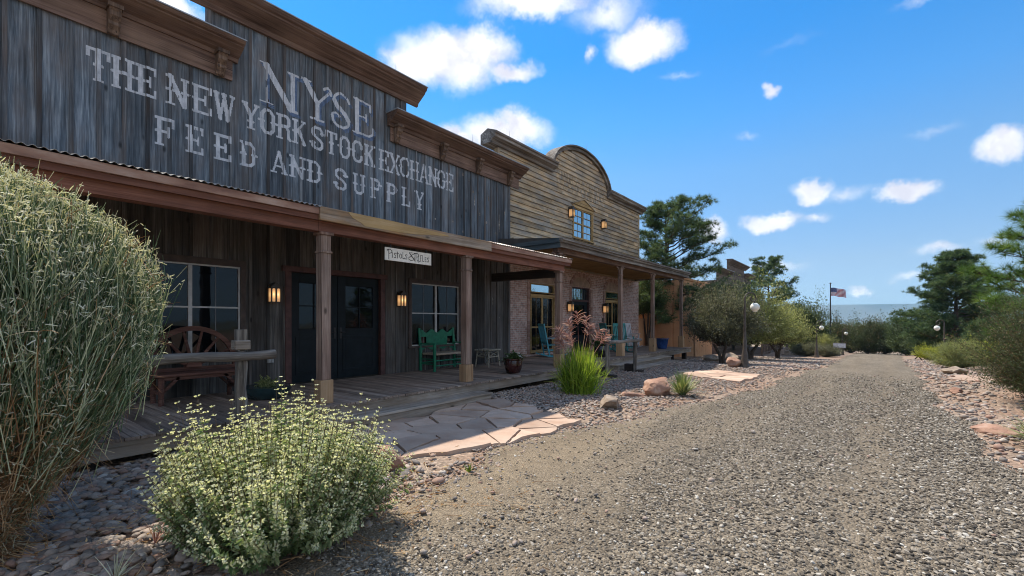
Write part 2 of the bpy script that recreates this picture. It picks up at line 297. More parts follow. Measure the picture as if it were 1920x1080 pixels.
def leafmat(name, stops, trans=.35, rough=.55):
    g = NG(name); c = g.ramp(g.rnd(), stops); g.fin(c, rough, .3)
    tr = g.n('ShaderNodeBsdfTranslucent'); g.link(g.mix(1.0, c, (1.25, 1.2, .7), 'MULTIPLY'), tr.inputs['Color'])
    ms = g.n('ShaderNodeMixShader'); ms.inputs[0].default_value = trans
    g.link(g.b.outputs[0], ms.inputs[1]); g.link(tr.outputs[0], ms.inputs[2]); g.link(ms.outputs[0], g.out.inputs[0])
leafmat('broom_green', [(0, (.06, .115, .055)), (.45, (.155, .23, .12)), (.75, (.33, .40, .24)), (1, (.74, .76, .58))], .4, .3)
leafmat('broom_tip', [(0, (.50, .48, .36)), (.5, (.72, .70, .57)), (1, (.88, .87, .77))], .4)
leafmat('broom_dry', [(0, (.22, .11, .05)), (.5, (.46, .26, .12)), (.8, (.62, .42, .23)), (1, (.82, .70, .48))], .35)
leafmat('sage_leaf', [(0, (.045, .085, .03)), (.5, (.18, .25, .105)), (.93, (.46, .50, .28)), (1, (.5, .28, .06))], .42)
leafmat('sage_seed', [(0, (.48, .50, .33)), (.6, (.68, .69, .50)), (1, (.88, .87, .72))], .5)
leafmat('stem_brown', [(0, (.08, .055, .035)), (1, (.2, .15, .09))], .1)
leafmat('grass_bright', [(0, (.10, .17, .02)), (.5, (.24, .36, .04)), (.9, (.44, .54, .08)), (1, (.55, .50, .18))], .55)
leafmat('plume', [(0, (.28, .13, .11)), (.6, (.55, .33, .29)), (1, (.78, .62, .55))], .45)
leafmat('yucca_leaf', [(0, (.09, .14, .04)), (.6, (.21, .25, .09)), (1, (.42, .38, .20))], .25)
leafmat('pine_needle', [(0, (.022, .05, .024)), (.5, (.07, .12, .052)), (1, (.20, .26, .115))], .35)
leafmat('pine_bright', [(0, (.04, .09, .02)), (.5, (.10, .18, .035)), (1, (.22, .30, .07))], .35)
leafmat('juniper_leaf', [(0, (.03, .052, .022)), (.5, (.08, .115, .045)), (1, (.18, .205, .085))], .3)
leafmat('mesquite_leaf', [(0, (.11, .13, .05)), (.5, (.29, .31, .12)), (1, (.56, .56, .28))], .5)
leafmat('grey_leaf', [(0, (.045, .05, .034)), (.5, (.13, .135, .085)), (1, (.34, .33, .22))], .35)
leafmat('brush_leaf', [(0, (.02, .03, .013)), (.4, (.06, .085, .03)), (.68, (.12, .14, .055)), (.84, (.20, .13, .07)), (1, (.32, .21, .12))], .25)
leafmat('rabbit_leaf', [(0, (.12, .15, .06)), (.5, (.24, .27, .11)), (1, (.42, .42, .20))], .4)
leafmat('yellow_leaf', [(0, (.16, .20, .03)), (1, (.46, .46, .07))], .4)
leafmat('pot_leaf', [(0, (.03, .06, .02)), (1, (.10, .16, .05))], .35)
leafmat('petal', [(0, (.6, .55, .6)), (1, (.8, .8, .8))], .3)
# ------------------------------------------------------------------ mesh builder and tagging
RNG = np.random.default_rng(7)
class MB:
    def __init__(s, seed=0):
        s.V = []; s.F = []; s.n = 0; s.rg = np.random.default_rng(seed + 11)
    def add(s, V, F, mi=0, rnd=None):
        V = np.asarray(V, float).reshape(-1, 3)
        if rnd is None: rnd = float(s.rg.random())
        Fl = F if isinstance(F, list) and len(F) and isinstance(F[0], np.ndarray) else None
        if Fl is None:
            if isinstance(F, np.ndarray): Fl = [F]
            else:
                by = {}
                for f in F: by.setdefault(len(f), []).append(f)
                Fl = [np.array(v) for v in by.values()]
        for f in Fl:
            m = np.full(len(f), mi) if np.isscalar(mi) else np.asarray(mi)
            r = np.full(len(f), rnd) if np.isscalar(rnd) else np.asarray(rnd)
            s.F.append((f + s.n, m, r))
        s.V.append(V); s.n += len(V)
    BF = np.array([(0, 3, 2, 1), (4, 5, 6, 7), (0, 1, 5, 4), (1, 2, 6, 5), (2, 3, 7, 6), (3, 0, 4, 7)])
    def box(s, x0, y0, z0, x1, y1, z1, mi=0, rnd=None):
        x0, x1 = min(x0, x1), max(x0, x1); y0, y1 = min(y0, y1), max(y0, y1); z0, z1 = min(z0, z1), max(z0, z1)
        s.add([(x0, y0, z0), (x1, y0, z0), (x1, y1, z0), (x0, y1, z0), (x0, y0, z1), (x1, y0, z1), (x1, y1, z1), (x0, y1, z1)], s.BF, mi, rnd)
    def bar(s, p, q, w, h, up=(0, 0, 1), mi=0, rnd=None, w2=None, h2=None):
        p = Vector(p); q = Vector(q); d = (q - p).normalized(); u = Vector(up)
        if abs(d.dot(u)) > .98: u = Vector((1, 0, 0))
        e = d.cross(u).normalized(); u = e.cross(d).normalized(); w2 = w2 or w; h2 = h2 or h
        V = [p - e * w / 2 - u * h / 2, p + e * w / 2 - u * h / 2, q + e * w2 / 2 - u * h2 / 2, q - e * w2 / 2 - u * h2 / 2,
             p - e * w / 2 + u * h / 2, p + e * w / 2 + u * h / 2, q + e * w2 / 2 + u * h2 / 2, q - e * w2 / 2 + u * h2 / 2]
        s.add(V, s.BF, mi, rnd)
    def tube(s, pts, rad, n=8, mi=0, rnd=None, cap=True):
        pts = [Vector(p) for p in pts]; k = len(pts)
        if np.isscalar(rad): rad = [rad] * k
        V = []; u = Vector((0, 0, 1))
        d0 = (pts[1] - pts[0]).normalized()
        if abs(d0.z) > .9: u = Vector((1, 0, 0))
        e = d0.cross(u).normalized()
        for i, p in enumerate(pts):
            d = (pts[min(i + 1, k - 1)] - pts[max(i - 1, 0)]).normalized()
            e = (e - d * e.dot(d)).normalized(); f = d.cross(e)
            for j in range(n):
                a = 2 * math.pi * j / n; V.append(p + (e * math.cos(a) + f * math.sin(a)) * rad[i])
        F = [(i * n + j, i * n + (j + 1) % n, (i + 1) * n + (j + 1) % n, (i + 1) * n + j) for i in range(k - 1) for j in range(n)]
        if cap: F += [tuple(range(n - 1, -1, -1)), tuple((k - 1) * n + j for j in range(n))]
        s.add(V, F, mi, rnd)
    def lathe(s, prof, n=24, c=(0, 0, 0), mi=0, rnd=None):
        V = []; k = len(prof)
        for r, z in prof:
            for j in range(n):
                a = 2 * math.pi * j / n; V.append((c[0] + r * math.cos(a), c[1] + r * math.sin(a), c[2] + z))
        F = [(i * n + j, i * n + (j + 1) % n, (i + 1) * n + (j + 1) % n, (i + 1) * n + j) for i in range(k - 1) for j in range(n)]
        F += [tuple(range(n - 1, -1, -1)), tuple((k - 1) * n + j for j in range(n))]
        s.add(V, F, mi, rnd)
    def prism(s, poly, axis, a, b, mi=0, rnd=None):
        """poly = 2-D outline; axis 'y': (x,z); 'x': (y,z); 'z': (x,y)."""
        def P(u, v, t): return {'y': (u, t, v), 'x': (t, u, v), 'z': (u, v, t)}[axis]
        n = len(poly); V = [P(u, v, a) for u, v in poly] + [P(u, v, b) for u, v in poly]
        ar = sum(poly[i][0] * poly[(i + 1) % n][1] - poly[(i + 1) % n][0] * poly[i][1] for i in range(n))
        F = [tuple(range(n)), tuple(range(2 * n - 1, n - 1, -1))] + [(i, n + i, n + (i + 1) % n, (i + 1) % n) for i in range(n)]
        flip = (ar > 0) if axis in ('x', 'z') else (ar < 0)
        if b < a: flip = not flip
        if flip: F = [f[::-1] for f in F]
        s.add(V, F, mi, rnd)
    def build(s, name, mats, parent=None, loc=None, smooth=False, bevel=0, angle=40, label=None):
        mats = [mats] if isinstance(mats, str) else mats
        V = np.concatenate(s.V) if s.V else np.zeros((0, 3))
        me = bpy.data.meshes.new(name)
        org = np.array(loc if loc is not None else (ROOT.get(parent.name, (0, 0, 0)) if parent is not None else (0, 0, 0)), float)
        V = V - org
        tot = np.concatenate([np.full(len(f), f.shape[1]) for f, _, _ in s.F]); idx = np.concatenate([f.ravel() for f, _, _ in s.F])
        me.vertices.add(len(V)); me.vertices.foreach_set('co', V.ravel())
        me.loops.add(len(idx)); me.loops.foreach_set('vertex_index', idx.astype(np.int32))
        me.polygons.add(len(tot)); me.polygons.foreach_set('loop_start', (np.cumsum(tot) - tot).astype(np.int32)); me.polygons.foreach_set('loop_total', tot.astype(np.int32))
        me.polygons.foreach_set('material_index', np.concatenate([m for _, m, _ in s.F]).astype(np.int32))
        me.polygons.foreach_set('use_smooth', np.full(len(tot), bool(smooth)))
        a = me.attributes.new('rnd', 'FLOAT', 'FACE'); a.data.foreach_set('value', np.concatenate([r for _, _, r in s.F]).astype(np.float32))
        me.update(calc_edges=True)
        if smooth and angle: me.set_sharp_from_angle(angle=R(angle))
        for m in mats: me.materials.append(MATS[m])
        o = bpy.data.objects.new(name, me); COL.objects.link(o)
        if parent is not None:
            o.parent = parent; ROOT[o.name] = ROOT.get(parent.name, (0, 0, 0))
        else:
            o.location = org; ROOT[o.name] = tuple(org)
        if bevel:
            b = o.modifiers.new('bevel', 'BEVEL'); b.width = bevel; b.segments = 2; b.limit_method = 'ANGLE'
        if label: o['label'] = label
        return o
ROOT = {}
def thing(name, label, cat, loc=(0, 0, 0), rz=0, group=None, local=False):
    """An Empty at the thing's base; local=True: its parts are modelled round the origin and turned with it."""
    o = bpy.data.objects.new(name, None); COL.objects.link(o); o.location = loc; o.rotation_euler = (0, 0, rz); o.empty_display_size = .2
    ROOT[o.name] = (0, 0, 0) if local else tuple(loc)
    return tag(o, label, cat, group)
def tag(o, label=None, cat=None, group=None, kind=None):
    if label: o['label'] = label
    if cat: o['category'] = cat
    if group: o['group'] = group
    if kind: o['kind'] = kind
    return o
def dup(root, loc, rz, label, group=None):
    def cp(o, par):
        c = o.copy(); COL.objects.link(c)
        if par is not None: c.parent = par
        for ch in [x for x in bpy.data.objects if x.parent == o]: cp(ch, c)
        return c
    r = cp(root, None); r.location = loc; r.rotation_euler = (0, 0, rz); r['label'] = label
    if group: r['group'] = group
    return r
def unit(a): return a / np.maximum(np.linalg.norm(a, axis=-1, keepdims=True), 1e-9)

# ------------------------------------------------------------------ terrain height
def hz(x, y):
    x = np.asarray(x, float); y = np.asarray(y, float)
    s = np.clip(y - 17, 0, 70); z = -.045 * s - np.clip((y - 17), 0, 6) * 0
    far = np.clip((y - 90) / 500, 0, 1); z = z - 22 * far * far * (3 - 2 * far)
    near = np.exp(-((x / 40) ** 2 + (y / 60) ** 2))
    z = z + near * .018 * (np.sin(x * 1.7 + y * .6) + np.sin(y * 1.3 - x * .4 + 2))
    z = z + .10 * np.clip((x - 2.2) / 3, 0, 1) * near
    z = z - 3 * np.clip((-x - 60) / 400, 0, 1)
    return z
def H0(x, y): return float(hz(x, y))

def ground():
    def axis(lo, hi, step, far):
        a = list(np.arange(lo, hi + step / 2, step)); d = step; L = [a[0]]; U = [a[-1]]
        while U[-1] < far: d *= 1.35; U.append(U[-1] + d)
        d = step
        while L[-1] > -far: d *= 1.35; L.append(L[-1] - d)
        return np.array(L[:0:-1] + a + U[1:])
    X = axis(-12, 10, .5, 7800); Y = axis(-4, 90, .5, 7800)
    gx, gy = np.meshgrid(X, Y, indexing='ij'); gz = hz(gx, gy)
    V = np.stack([gx, gy, gz], -1).reshape(-1, 3); nx, ny = len(X), len(Y)
    i, j = np.meshgrid(np.arange(nx - 1), np.arange(ny - 1), indexing='ij'); a = (i * ny + j).ravel()
    m = MB(); m.add(V, np.stack([a, a + ny, a + ny + 1, a + 1], 1), rnd=.5)
    tag(m.build('ground', 'earth', smooth=True, angle=0), kind='structure')
ground()

def road():
    ys = np.arange(-6, 84, .35)
    lx = np.interp(ys, [-6, 0, 2, 3.4, 4, 6.3, 7, 8, 11.3, 18.8, 30, 47, 60, 84], [-3.0, -3.1, -3.2, -3.4, -3.75, -3.55, -3.2, -2.9, -2.1, -1.35, -1.3, -1.4, -1.2, -.5])
    rx = np.interp(ys, [-6, 0, 8.5, 11.8, 20, 40, 60, 84], [1.6, 1.5, 1.25, 1.1, 1.35, 2.0, 2.8, 4.2])
    lx = lx + .12 * np.sin(ys * 2.1) + .08 * np.sin(ys * 5.3 + 1); rx = rx + .10 * np.sin(ys * 1.9 + 2) + .07 * np.sin(ys * 4.7)
    k = 41; t = np.linspace(0, 1, k)
    gx = lx[:, None] * (1 - t) + rx[:, None] * t; gy = np.repeat(ys[:, None], k, 1)
    gz = hz(gx, gy) + .012 + .035 * np.sin(np.pi * t)[None] - .02 * np.exp(-((t - .36) / .06) ** 2)[None] - .02 * np.exp(-((t - .72) / .06) ** 2)[None]
    gz[:, 0] -= .04; gz[:, -1] -= .04
    V = np.stack([gx, gy, gz], -1).reshape(-1, 3); n = len(ys)
    i, j = np.meshgrid(np.arange(n - 1), np.arange(k - 1), indexing='ij'); a = (i * k + j).ravel()
    m = MB(); m.add(V, np.stack([a, a + 1, a + k + 1, a + k], 1), rnd=((a % k) + .5) / (k - 1))
    tag(m.build('gravel_road', 'gravel', smooth=True, angle=0), kind='structure')
    return ys, lx, rx
RY, RLX, RRX = road()
def road_l(y): return np.interp(y, RY, RLX)
def road_r(y): return np.interp(y, RY, RRX)

def mesa():
    # a long flat-topped tableland on the far side of the plain
    xs = np.linspace(-6500, 8500, 110); rows = []
    for off, z in ((0, -24), (350, 20), (520, 95), (640, 168), (760, 186), (3500, 190)):
        y = 5600 + off + 260 * np.sin(xs / 900) + 120 * np.sin(xs / 310 + 1) * (off < 700)
        zz = np.full_like(xs, z) + (3 * np.sin(xs / 1700) if off > 700 else 9 * np.sin(xs / 420))
        rows.append(np.stack([xs, y, zz], 1))
    V = np.stack(rows, 0).reshape(-1, 3); n = len(xs); k = len(rows)
    i, j = np.meshgrid(np.arange(k - 1), np.arange(n - 1), indexing='ij'); a = (i * n + j).ravel()
    m = MB(); m.add(V, np.stack([a, a + 1, a + n + 1, a + n], 1), rnd=.5)
    tag(m.build('hills', 'mesa', smooth=True, angle=0), kind='structure')
mesa()

def haze():
    g = bpy.data.materials.new('haze'); g.use_nodes = True; N = g.node_tree.nodes; N.clear(); out = N.new('ShaderNodeOutputMaterial'); v = N.new('ShaderNodeVolumePrincipled')
    v.inputs['Color'].default_value = (.50, .80, 1.0, 1); v.inputs['Density'].default_value = 1.2e-4; v.inputs['Anisotropy'].default_value = 0.0
    g.node_tree.links.new(v.outputs[0], out.inputs['Volume']); MATS['haze'] = g
    m = MB(); m.box(-13000, -9000, -60, 13000, 13000, 260); o = m.build('haze', 'haze'); tag(o, kind='stuff')
haze()
# ------------------------------------------------------------------ lettering
def _glyphs():
    G = {}; W, t = .58, .135
    def serif(x, z, w=.30): return ('r', x - w / 2, z, x + w / 2, z + .085)
    def spur(x, z=.5): return ('s', .10, [(x - .085, z), (x + .085, z)])
    def stem(x, a=0.0, b=1.0, w=.27): return [('r', x - t / 2, a, x + t / 2, b), serif(x, 0, w), serif(x, .915, w), spur(x)]
    P = lambda pts, w=.125: ('s', w, pts)
    oct_ = [(.07, .22), (.07, .78), (.20, .94), (.38, .94), (.51, .78), (.51, .22), (.38, .06), (.20, .06), (.07, .22)]
    G['T'] = stem(.29)[:2] + [spur(.29), ('r', 0, .90, W, 1.0), ('r', 0, .70, .09, 1), ('r', W - .09, .70, W, 1)]
    G['H'] = stem(.12, w=.25) + stem(.46, w=.25) + [('r', .12, .45, .46, .56)]
    G['E'] = stem(.14) + [('r', .1, .90, W, 1), ('r', .1, 0, W, .10), ('r', W - .09, .72, W, 1), ('r', W - .09, 0, W, .28), ('r', .1, .46, .40, .55), ('s', .08, [(.40, .36), (.40, .65)])]
    G['F'] = stem(.14) + [('r', .1, .90, W, 1), ('r', W - .09, .68, W, 1), ('r', .1, .46, .40, .55), ('s', .08, [(.40, .34), (.40, .67)])]
    G['L'] = stem(.16) + [('r', .1, 0, W, .10), ('r', W - .09, 0, W, .32)]
    G['N'] = [('r', .06, 0, .15, 1), ('r', W - .13, 0, W - .04, 1), serif(.1, 0, .24), serif(.08, .915, .2), serif(W - .08, .915, .24), P([(.09, .95), (W - .1, .05)], .15), spur(.1), spur(W - .08)]
    G['W'] = [P([(.05, .95), (.18, .06)], .13), P([(.18, .06), (.31, .92)], .085), P([(.29, .95), (.41, .06)], .13), P([(.41, .06), (.56, .92)], .085), serif(.06, .915, .2), serif(.30, .915, .18), serif(.54, .915, .2)]
    G['Y'] = [P([(.07, .94), (.29, .48)], .13), P([(.52, .94), (.29, .48)], .09), ('r', .29 - t / 2, 0, .29 + t / 2, .5), serif(.29, 0), serif(.08, .915, .24), serif(.51, .915, .22), spur(.29, .3)]
    G['O'] = [P(oct_), spur(.05), spur(.53)]
    G['C'] = [P([(.51, .68), (.51, .80), (.40, .94), (.20, .94), (.07, .78), (.07, .22), (.20, .06), (.40, .06), (.51, .20), (.51, .30)]), spur(.05)]
    G['G'] = [P([(.51, .70), (.51, .80), (.40, .94), (.20, .94), (.07, .78), (.07, .22), (.20, .06), (.40, .06), (.51, .20), (.51, .45)]), ('r', .32, .42, .60, .51), spur(.05)]
    G['S'] = [P([(.51, .70), (.51, .82), (.40, .94), (.18, .94), (.07, .84), (.07, .66), (.18, .55), (.40, .45), (.51, .34), (.51, .16), (.40, .06), (.18, .06), (.07, .16), (.07, .30)]), spur(.05, .28), spur(.53, .72)]
    G['R'] = stem(.13) + [P([(.13, .94), (.40, .94), (.50, .84), (.50, .62), (.40, .52), (.13, .52)]), P([(.36, .52), (.48, .40), (.48, .10), (.56, .04)], .115)]
    G['K'] = stem(.13) + [P([(.50, .94), (.18, .48)], .085), P([(.27, .58), (.52, .05)], .14), serif(.48, .915, .22), serif(.50, 0, .2)]
    G['D'] = stem(.13) + [P([(.10, .94), (.38, .94), (.51, .80), (.51, .20), (.38, .06), (.10, .06)]), spur(.53)]
    G['P'] = stem(.15) + [P([(.13, .94), (.40, .94), (.51, .84), (.51, .60), (.40, .49), (.13, .49)]), spur(.53, .72)]
    G['U'] = [P([(.11, .95), (.11, .2), (.22, .06), (.38, .06), (.49, .2), (.49, .95)]), serif(.11, .915, .26), serif(.49, .915, .26), spur(.10), spur(.50)]
    G['A'] = [P([(.08, .05), (.28, .95)], .085), P([(.29, .95), (.50, .05)], .135), ('r', .16, .28, .44, .37), serif(.09, 0, .22), serif(.49, 0, .24)]
    G['X'] = [P([(.08, .95), (.50, .05)], .14), P([(.50, .95), (.08, .05)], .085), serif(.09, .915, .22), serif(.49, .915, .2), serif(.09, 0, .2), serif(.49, 0, .22)]
    return G
GLY = _glyphs()
def _arc(cx, cy, rx, ry, a0, a1, n=14): return [(cx + rx * math.cos(R(a0 + (a1 - a0) * i / n)), cy + ry * math.sin(R(a0 + (a1 - a0) * i / n))) for i in range(n + 1)]
# the big four letters: roman with thick and thin strokes
BIG = {
    'N': [('s', .045, [(.10, .05), (.10, .93)]), ('s', .15, [(.10, .92), (.50, .06)]), ('s', .11, [(.54, .06), (.54, .95)]), ('s', .03, [(.0, .03), (.2, .03)]), ('s', .03, [(.0, .97), (.12, .97)]), ('s', .05, [(.46, .97), (.68, .97)]), ('s', .07, [(.5, .03), (.62, .03)])],
    'Y': [('s', .14, [(.06, .95), (.30, .46)]), ('s', .065, [(.31, .46), (.47, .72), (.56, .86)]), ('s', .07, _arc(.52, .86, .08, .10, -20, 150)), ('s', .12, [(.30, .48), (.30, .05)]), ('s', .05, [(.16, .03), (.44, .03)]), ('s', .04, [(-.02, .97), (.16, .97)])],
    'S': [('s', .07, _arc(.30, .74, .20, .22, 10, 180)), ('s', .13, [(.11, .72), (.18, .58), (.40, .42), (.48, .28)]), ('s', .075, _arc(.28, .25, .22, .22, 20, -190)), ('s', .05, _arc(.14, .28, .1, .1, 180, 20))],
    'E': [('s', .12, [(.14, .05), (.14, .95)]), ('s', .05, [(.05, .97), (.52, .93)]), ('s', .06, [(.52, .93), (.52, .74)]), ('s', .05, [(.16, .52), (.40, .52)]), ('s', .05, [(.40, .62), (.40, .42)]), ('s', .06, [(.10, .04), (.48, .03), (.60, .12), (.60, .28)]), ('s', .04, [(.02, .03), (.2, .03)])]}
# the small hand-lettered board
HAND = {
    'P': [('s', .10, [(.18, -.25), (.18, 1.05)]), ('s', .09, [(.02, .95), (.30, 1.08), (.5, .85), (.42, .6), (.22, .5)]), ('s', .05, [(.05, .8), (.05, 1.0)])],
    'R': [('s', .11, [(.12, -.15), (.12, 1.0)]), ('s', .09, [(.02, 1.0), (.4, 1.0), (.55, .82), (.45, .55), (.3, .5)]), ('s', .09, [(.32, .5), (.36, .1), (.5, -.18), (.72, -.05)]), ('s', .06, [(.32, .5), (.3, .85)])],
    '&': [('s', .13, [(.12, .98), (.66, 0)]), ('s', .09, [(.62, .95), (.36, .72), (.3, .5), (.08, .35), (.08, .1), (.3, -.05), (.55, .1), (.6, .4)]), ('s', .07, [(.1, .98), (.4, 1.0)])],
    'I': [('s', .10, [(.15, 0), (.15, .65)]), ('s', .06, [(.04, .65), (.26, .65)]), ('s', .06, [(.04, 0), (.26, 0)])],
    'S': [('s', .09, [(.4, .58), (.2, .66), (.06, .5), (.36, .25), (.36, .06), (.16, 0), (.04, .1)])],
    'T': [('s', .10, [(.18, 0), (.18, .85)]), ('s', .07, [(.02, .6), (.38, .66)])],
    'O': [('s', .10, _arc(.22, .33, .17, .3, 0, 360))],
    'L': [('s', .10, [(.1, .9), (.1, .03), (.42, .03), (.42, .15)])],
    'F': [('s', .10, [(.12, -.02), (.12, .78), (.38, .82)]), ('s', .07, [(.02, .42), (.34, .46)])],
    'l': [('s', .10, [(.1, .9), (.1, .03), (.34, .03)])],
    'E': [('s', .10, [(.1, 0), (.1, .66)]), ('s', .07, [(.1, .63), (.36, .63)]), ('s', .07, [(.1, .33), (.3, .33)]), ('s', .07, [(.1, .03), (.38, .03)])]}

def seg_d(px, pz, a, b):
    ax, az = a; bx, bz = b; dx, dz = bx - ax, bz - az; L = dx * dx + dz * dz + 1e-12
    t = np.clip(((px - ax) * dx + (pz - az) * dz) / L, 0, 1)
    return np.hypot(px - ax - t * dx, pz - az - t * dz)
def raster(words, cell, font, ymin, ymax, zmin, zmax, fw=.58):
    """words: (text, y0, y1, z0, z1, letter width). Returns cell grid mask."""
    ys = np.arange(ymin, ymax, cell) + cell / 2; zs = np.arange(zmin, zmax, cell) + cell / 2
    gy, gz = np.meshgrid(ys, zs, indexing='ij'); M = np.zeros(gy.shape, bool)
    for text, y0, y1, z0, z1, lw in words:
        n = len(text); pitch = (y1 - y0 - lw) / max(n - 1, 1); h = z1 - z0
        for k, ch in enumerate(text):
            oy = y0 + pitch * k; i0 = max(int((oy - .2 - ymin) / cell), 0); i1 = int((oy + lw + .2 - ymin) / cell) + 1
            sy = lw / fw; u = (gy[i0:i1] - oy) ; v = (gz[i0:i1] - z0) / h; q = u / sy; asp = sy / h
            for pr in font[ch]:
                if pr[0] == 'r': M[i0:i1] |= (q >= pr[1]) & (q <= pr[3]) & (v >= pr[2]) & (v <= pr[4])
                else:
                    # distances in a frame where both axes are in units of letter height
                    for a, b in zip(pr[2][:-1], pr[2][1:]):
                        M[i0:i1] |= seg_d(q * asp, v, (a[0] * asp, a[1]), (b[0] * asp, b[1])) <= pr[1] / 2 * min(1, (asp + 1) / 2)
    return ys, zs, M
def raster_mesh(mb, ys, zs, M, cell, xf, mi=0):
    # runs of cells along z become one quad
    for i in range(len(ys)):
        col = M[i]; x = xf(ys[i])
        if x is None or not col.any(): continue
        d = np.diff(np.concatenate([[0], col.astype(int), [0]])); st = np.where(d == 1)[0]; en = np.where(d == -1)[0]
        for a, b in zip(st, en):
            z0, z1 = zs[a] - cell / 2, zs[b - 1] + cell / 2; y0, y1 = ys[i] - cell / 2, ys[i] + cell / 2
            mb.add([(x, y0, z0), (x, y1, z0), (x, y1, z1), (x, y0, z1)], [(0, 1, 2, 3)], mi, rnd=.5)

def subtract(rect, holes):
    out = [rect]
    for h in holes:
        nx = []
        for (a, b, c, d) in out:
            if h[0] >= c or h[2] <= a or h[1] >= d or h[3] <= b: nx.append((a, b, c, d)); continue
            if h[0] > a: nx.append((a, b, h[0], d))
            if h[2] < c: nx.append((h[2], b, c, d))
            l, r = max(a, h[0]), min(c, h[2])
            if h[1] > b: nx.append((l, b, r, h[1]))
            if h[3] < d: nx.append((l, h[3], r, d))
        out = nx
    return [r for r in out if r[2] - r[0] > .004 and r[3] - r[1] > .004]

# ------------------------------------------------------------------ shared building pieces
def sash_window(par, X, y0, y1, z0, z1, units=2, frame='alum', trim='red_trim', glass='glass_dark', mull=1, tw=.085, mid=None, name='window', fw=.028):
    """a window set in the opening y0..y1 x z0..z1 of a wall facing +X"""
    m = MB(int(y0 * 100) + 3)
    m.box(X - .02, y0 - tw, z1, X + .03, y1 + tw, z1 + tw + .03); m.box(X - .02, y0 - tw, z0, X + .028, y0, z1); m.box(X - .02, y1, z0, X + .028, y1 + tw, z1)
    m.box(X - .02, y0 - tw - .03, z0 - .05, X + .055, y1 + tw + .03, z0)
    w = m.build(name, trim, par, bevel=.004)
    f = MB(int(y0 * 100) + 5); g = MB(1); xg = X - .045; W = (y1 - y0) / units
    for k in range(units):
        a, b = y0 + W * k, y0 + W * (k + 1)
        f.box(xg, a, z0, xg + .04, a + fw, z1); f.box(xg, b - fw, z0, xg + .04, b, z1); f.box(xg, a + fw, z1 - fw, xg + .039, b - fw, z1); f.box(xg, a + fw, z0, xg + .039, b - fw, z0 + fw)
        zm = (z0 + z1) / 2 if mid is None else mid
        f.box(xg, a + fw, zm - fw / 2, xg + .041, b - fw, zm + fw / 2)
        for q in range(1, mull + 1):
            yy = a + (b - a) * q / (mull + 1)
            q_ = MB(6); q_.box(xg + .007, yy - .007, z0 + fw, xg + .014, yy + .007, z1 - fw); q_.build('muntin', 'grid_grey' if frame == 'alum' else frame, w)
        g.add([(xg + .006, a, z0), (xg + .006, b, z0), (xg + .006, b, z1), (xg + .006, a, z1)], [(0, 1, 2, 3)])
    f.build('frame', frame, w); g.build('pane', glass, w)
    return w

def cornice_prof(X, z0, z1, out):
    h = z1 - z0
    return [(X, z0), (X + .06, z0), (X + .09, z0 + h * .22), (X + .13, z0 + h * .28), (X + out * .80, z0 + h * .66), (X + out * .82, z0 + h * .74), (X + out * .93, z0 + h * .80), (X + out, z0 + h * .93), (X + out, z1), (X, z1 + .03)]
def cornice(par, X, y0, y1, z0, z1, out, mat='cornice_wood', frieze=None, caps=True):
    m = MB(int(z1 * 37) + int(y0 * 10)); m.prism(cornice_prof(X, z0, z1, out), 'y', y0, y1)
    c = m.build('cornice', mat, par)
    if frieze:
        f = MB(4); f.box(X + .002, y0 + .08, frieze, X + .032, y1 - .08, z0 + .003); f.build('frieze', mat, c)
    if caps:
        k = MB(5); k.box(X - .1, y0 - .015, z1 + .003, X + out + .015, y1 + .015, z1 + .022); k.build('metal_cap', 'metal_cap', c)
    return c
def bracket(par, X, y, ztop, mat='bracket_wood'):
    m = MB(int(y * 31) + 9)
    prof = [(X, ztop), (X + .20, ztop), (X + .20, ztop - .05), (X + .17, ztop - .09), (X + .17, ztop - .15), (X + .11, ztop - .22), (X + .12, ztop - .27), (X + .07, ztop - .33), (X + .05, ztop - .38), (X, ztop - .40)]
    m.prism(prof, 'y', y - .07, y + .07); m.box(X, y - .09, ztop - .05, X + .215, y + .09, ztop + .012)
    return m.build('bracket', mat, par, bevel=.004)
def post(par, x, y, z0, z1, w=.15, ped=.36, pw=.21, collar=True):
    m = MB(int(y * 53) + 1); m.box(x - w / 2, y - w / 2, z0 + ped, x + w / 2, y + w / 2, z1)
    if collar:
        m.box(x - w / 2 - .016, y - w / 2 - .016, z1 - .32, x + w / 2 + .016, y + w / 2 + .016, z1 - .285); m.box(x - w / 2 - .03, y - w / 2 - .03, z1 - .045, x + w / 2 + .03, y + w / 2 + .03, z1 - .002)
    p = m.build('porch_post', 'post_wood', par, bevel=.008)
    q = MB(int(y * 77) + 2); q.box(x - pw / 2, y - pw / 2, z0, x + pw / 2, y + pw / 2, z0 + ped - .002); q.build('pedestal', 'pedestal_wood', p, bevel=.008)
    return p
def deck(par, x0, x1, y0, y1, z, bw=.14):
    m = MB(21); y = y0
    while y < y1 - .01:
        o = RNG.uniform(-.006, .016)
        m.box(x0, y + .004, z - .035, x1 + o, min(y + bw - .004, y1), z + RNG.uniform(-.002, .002)); y += bw
    d = m.build('porch_deck', 'deck_wood', par)
    r = MB(22); r.box(x1 - .06, y0, z - .21, x1 - .022, y1, z - .037); r.build('rim_joist', 'rim_wood', par)
    return d
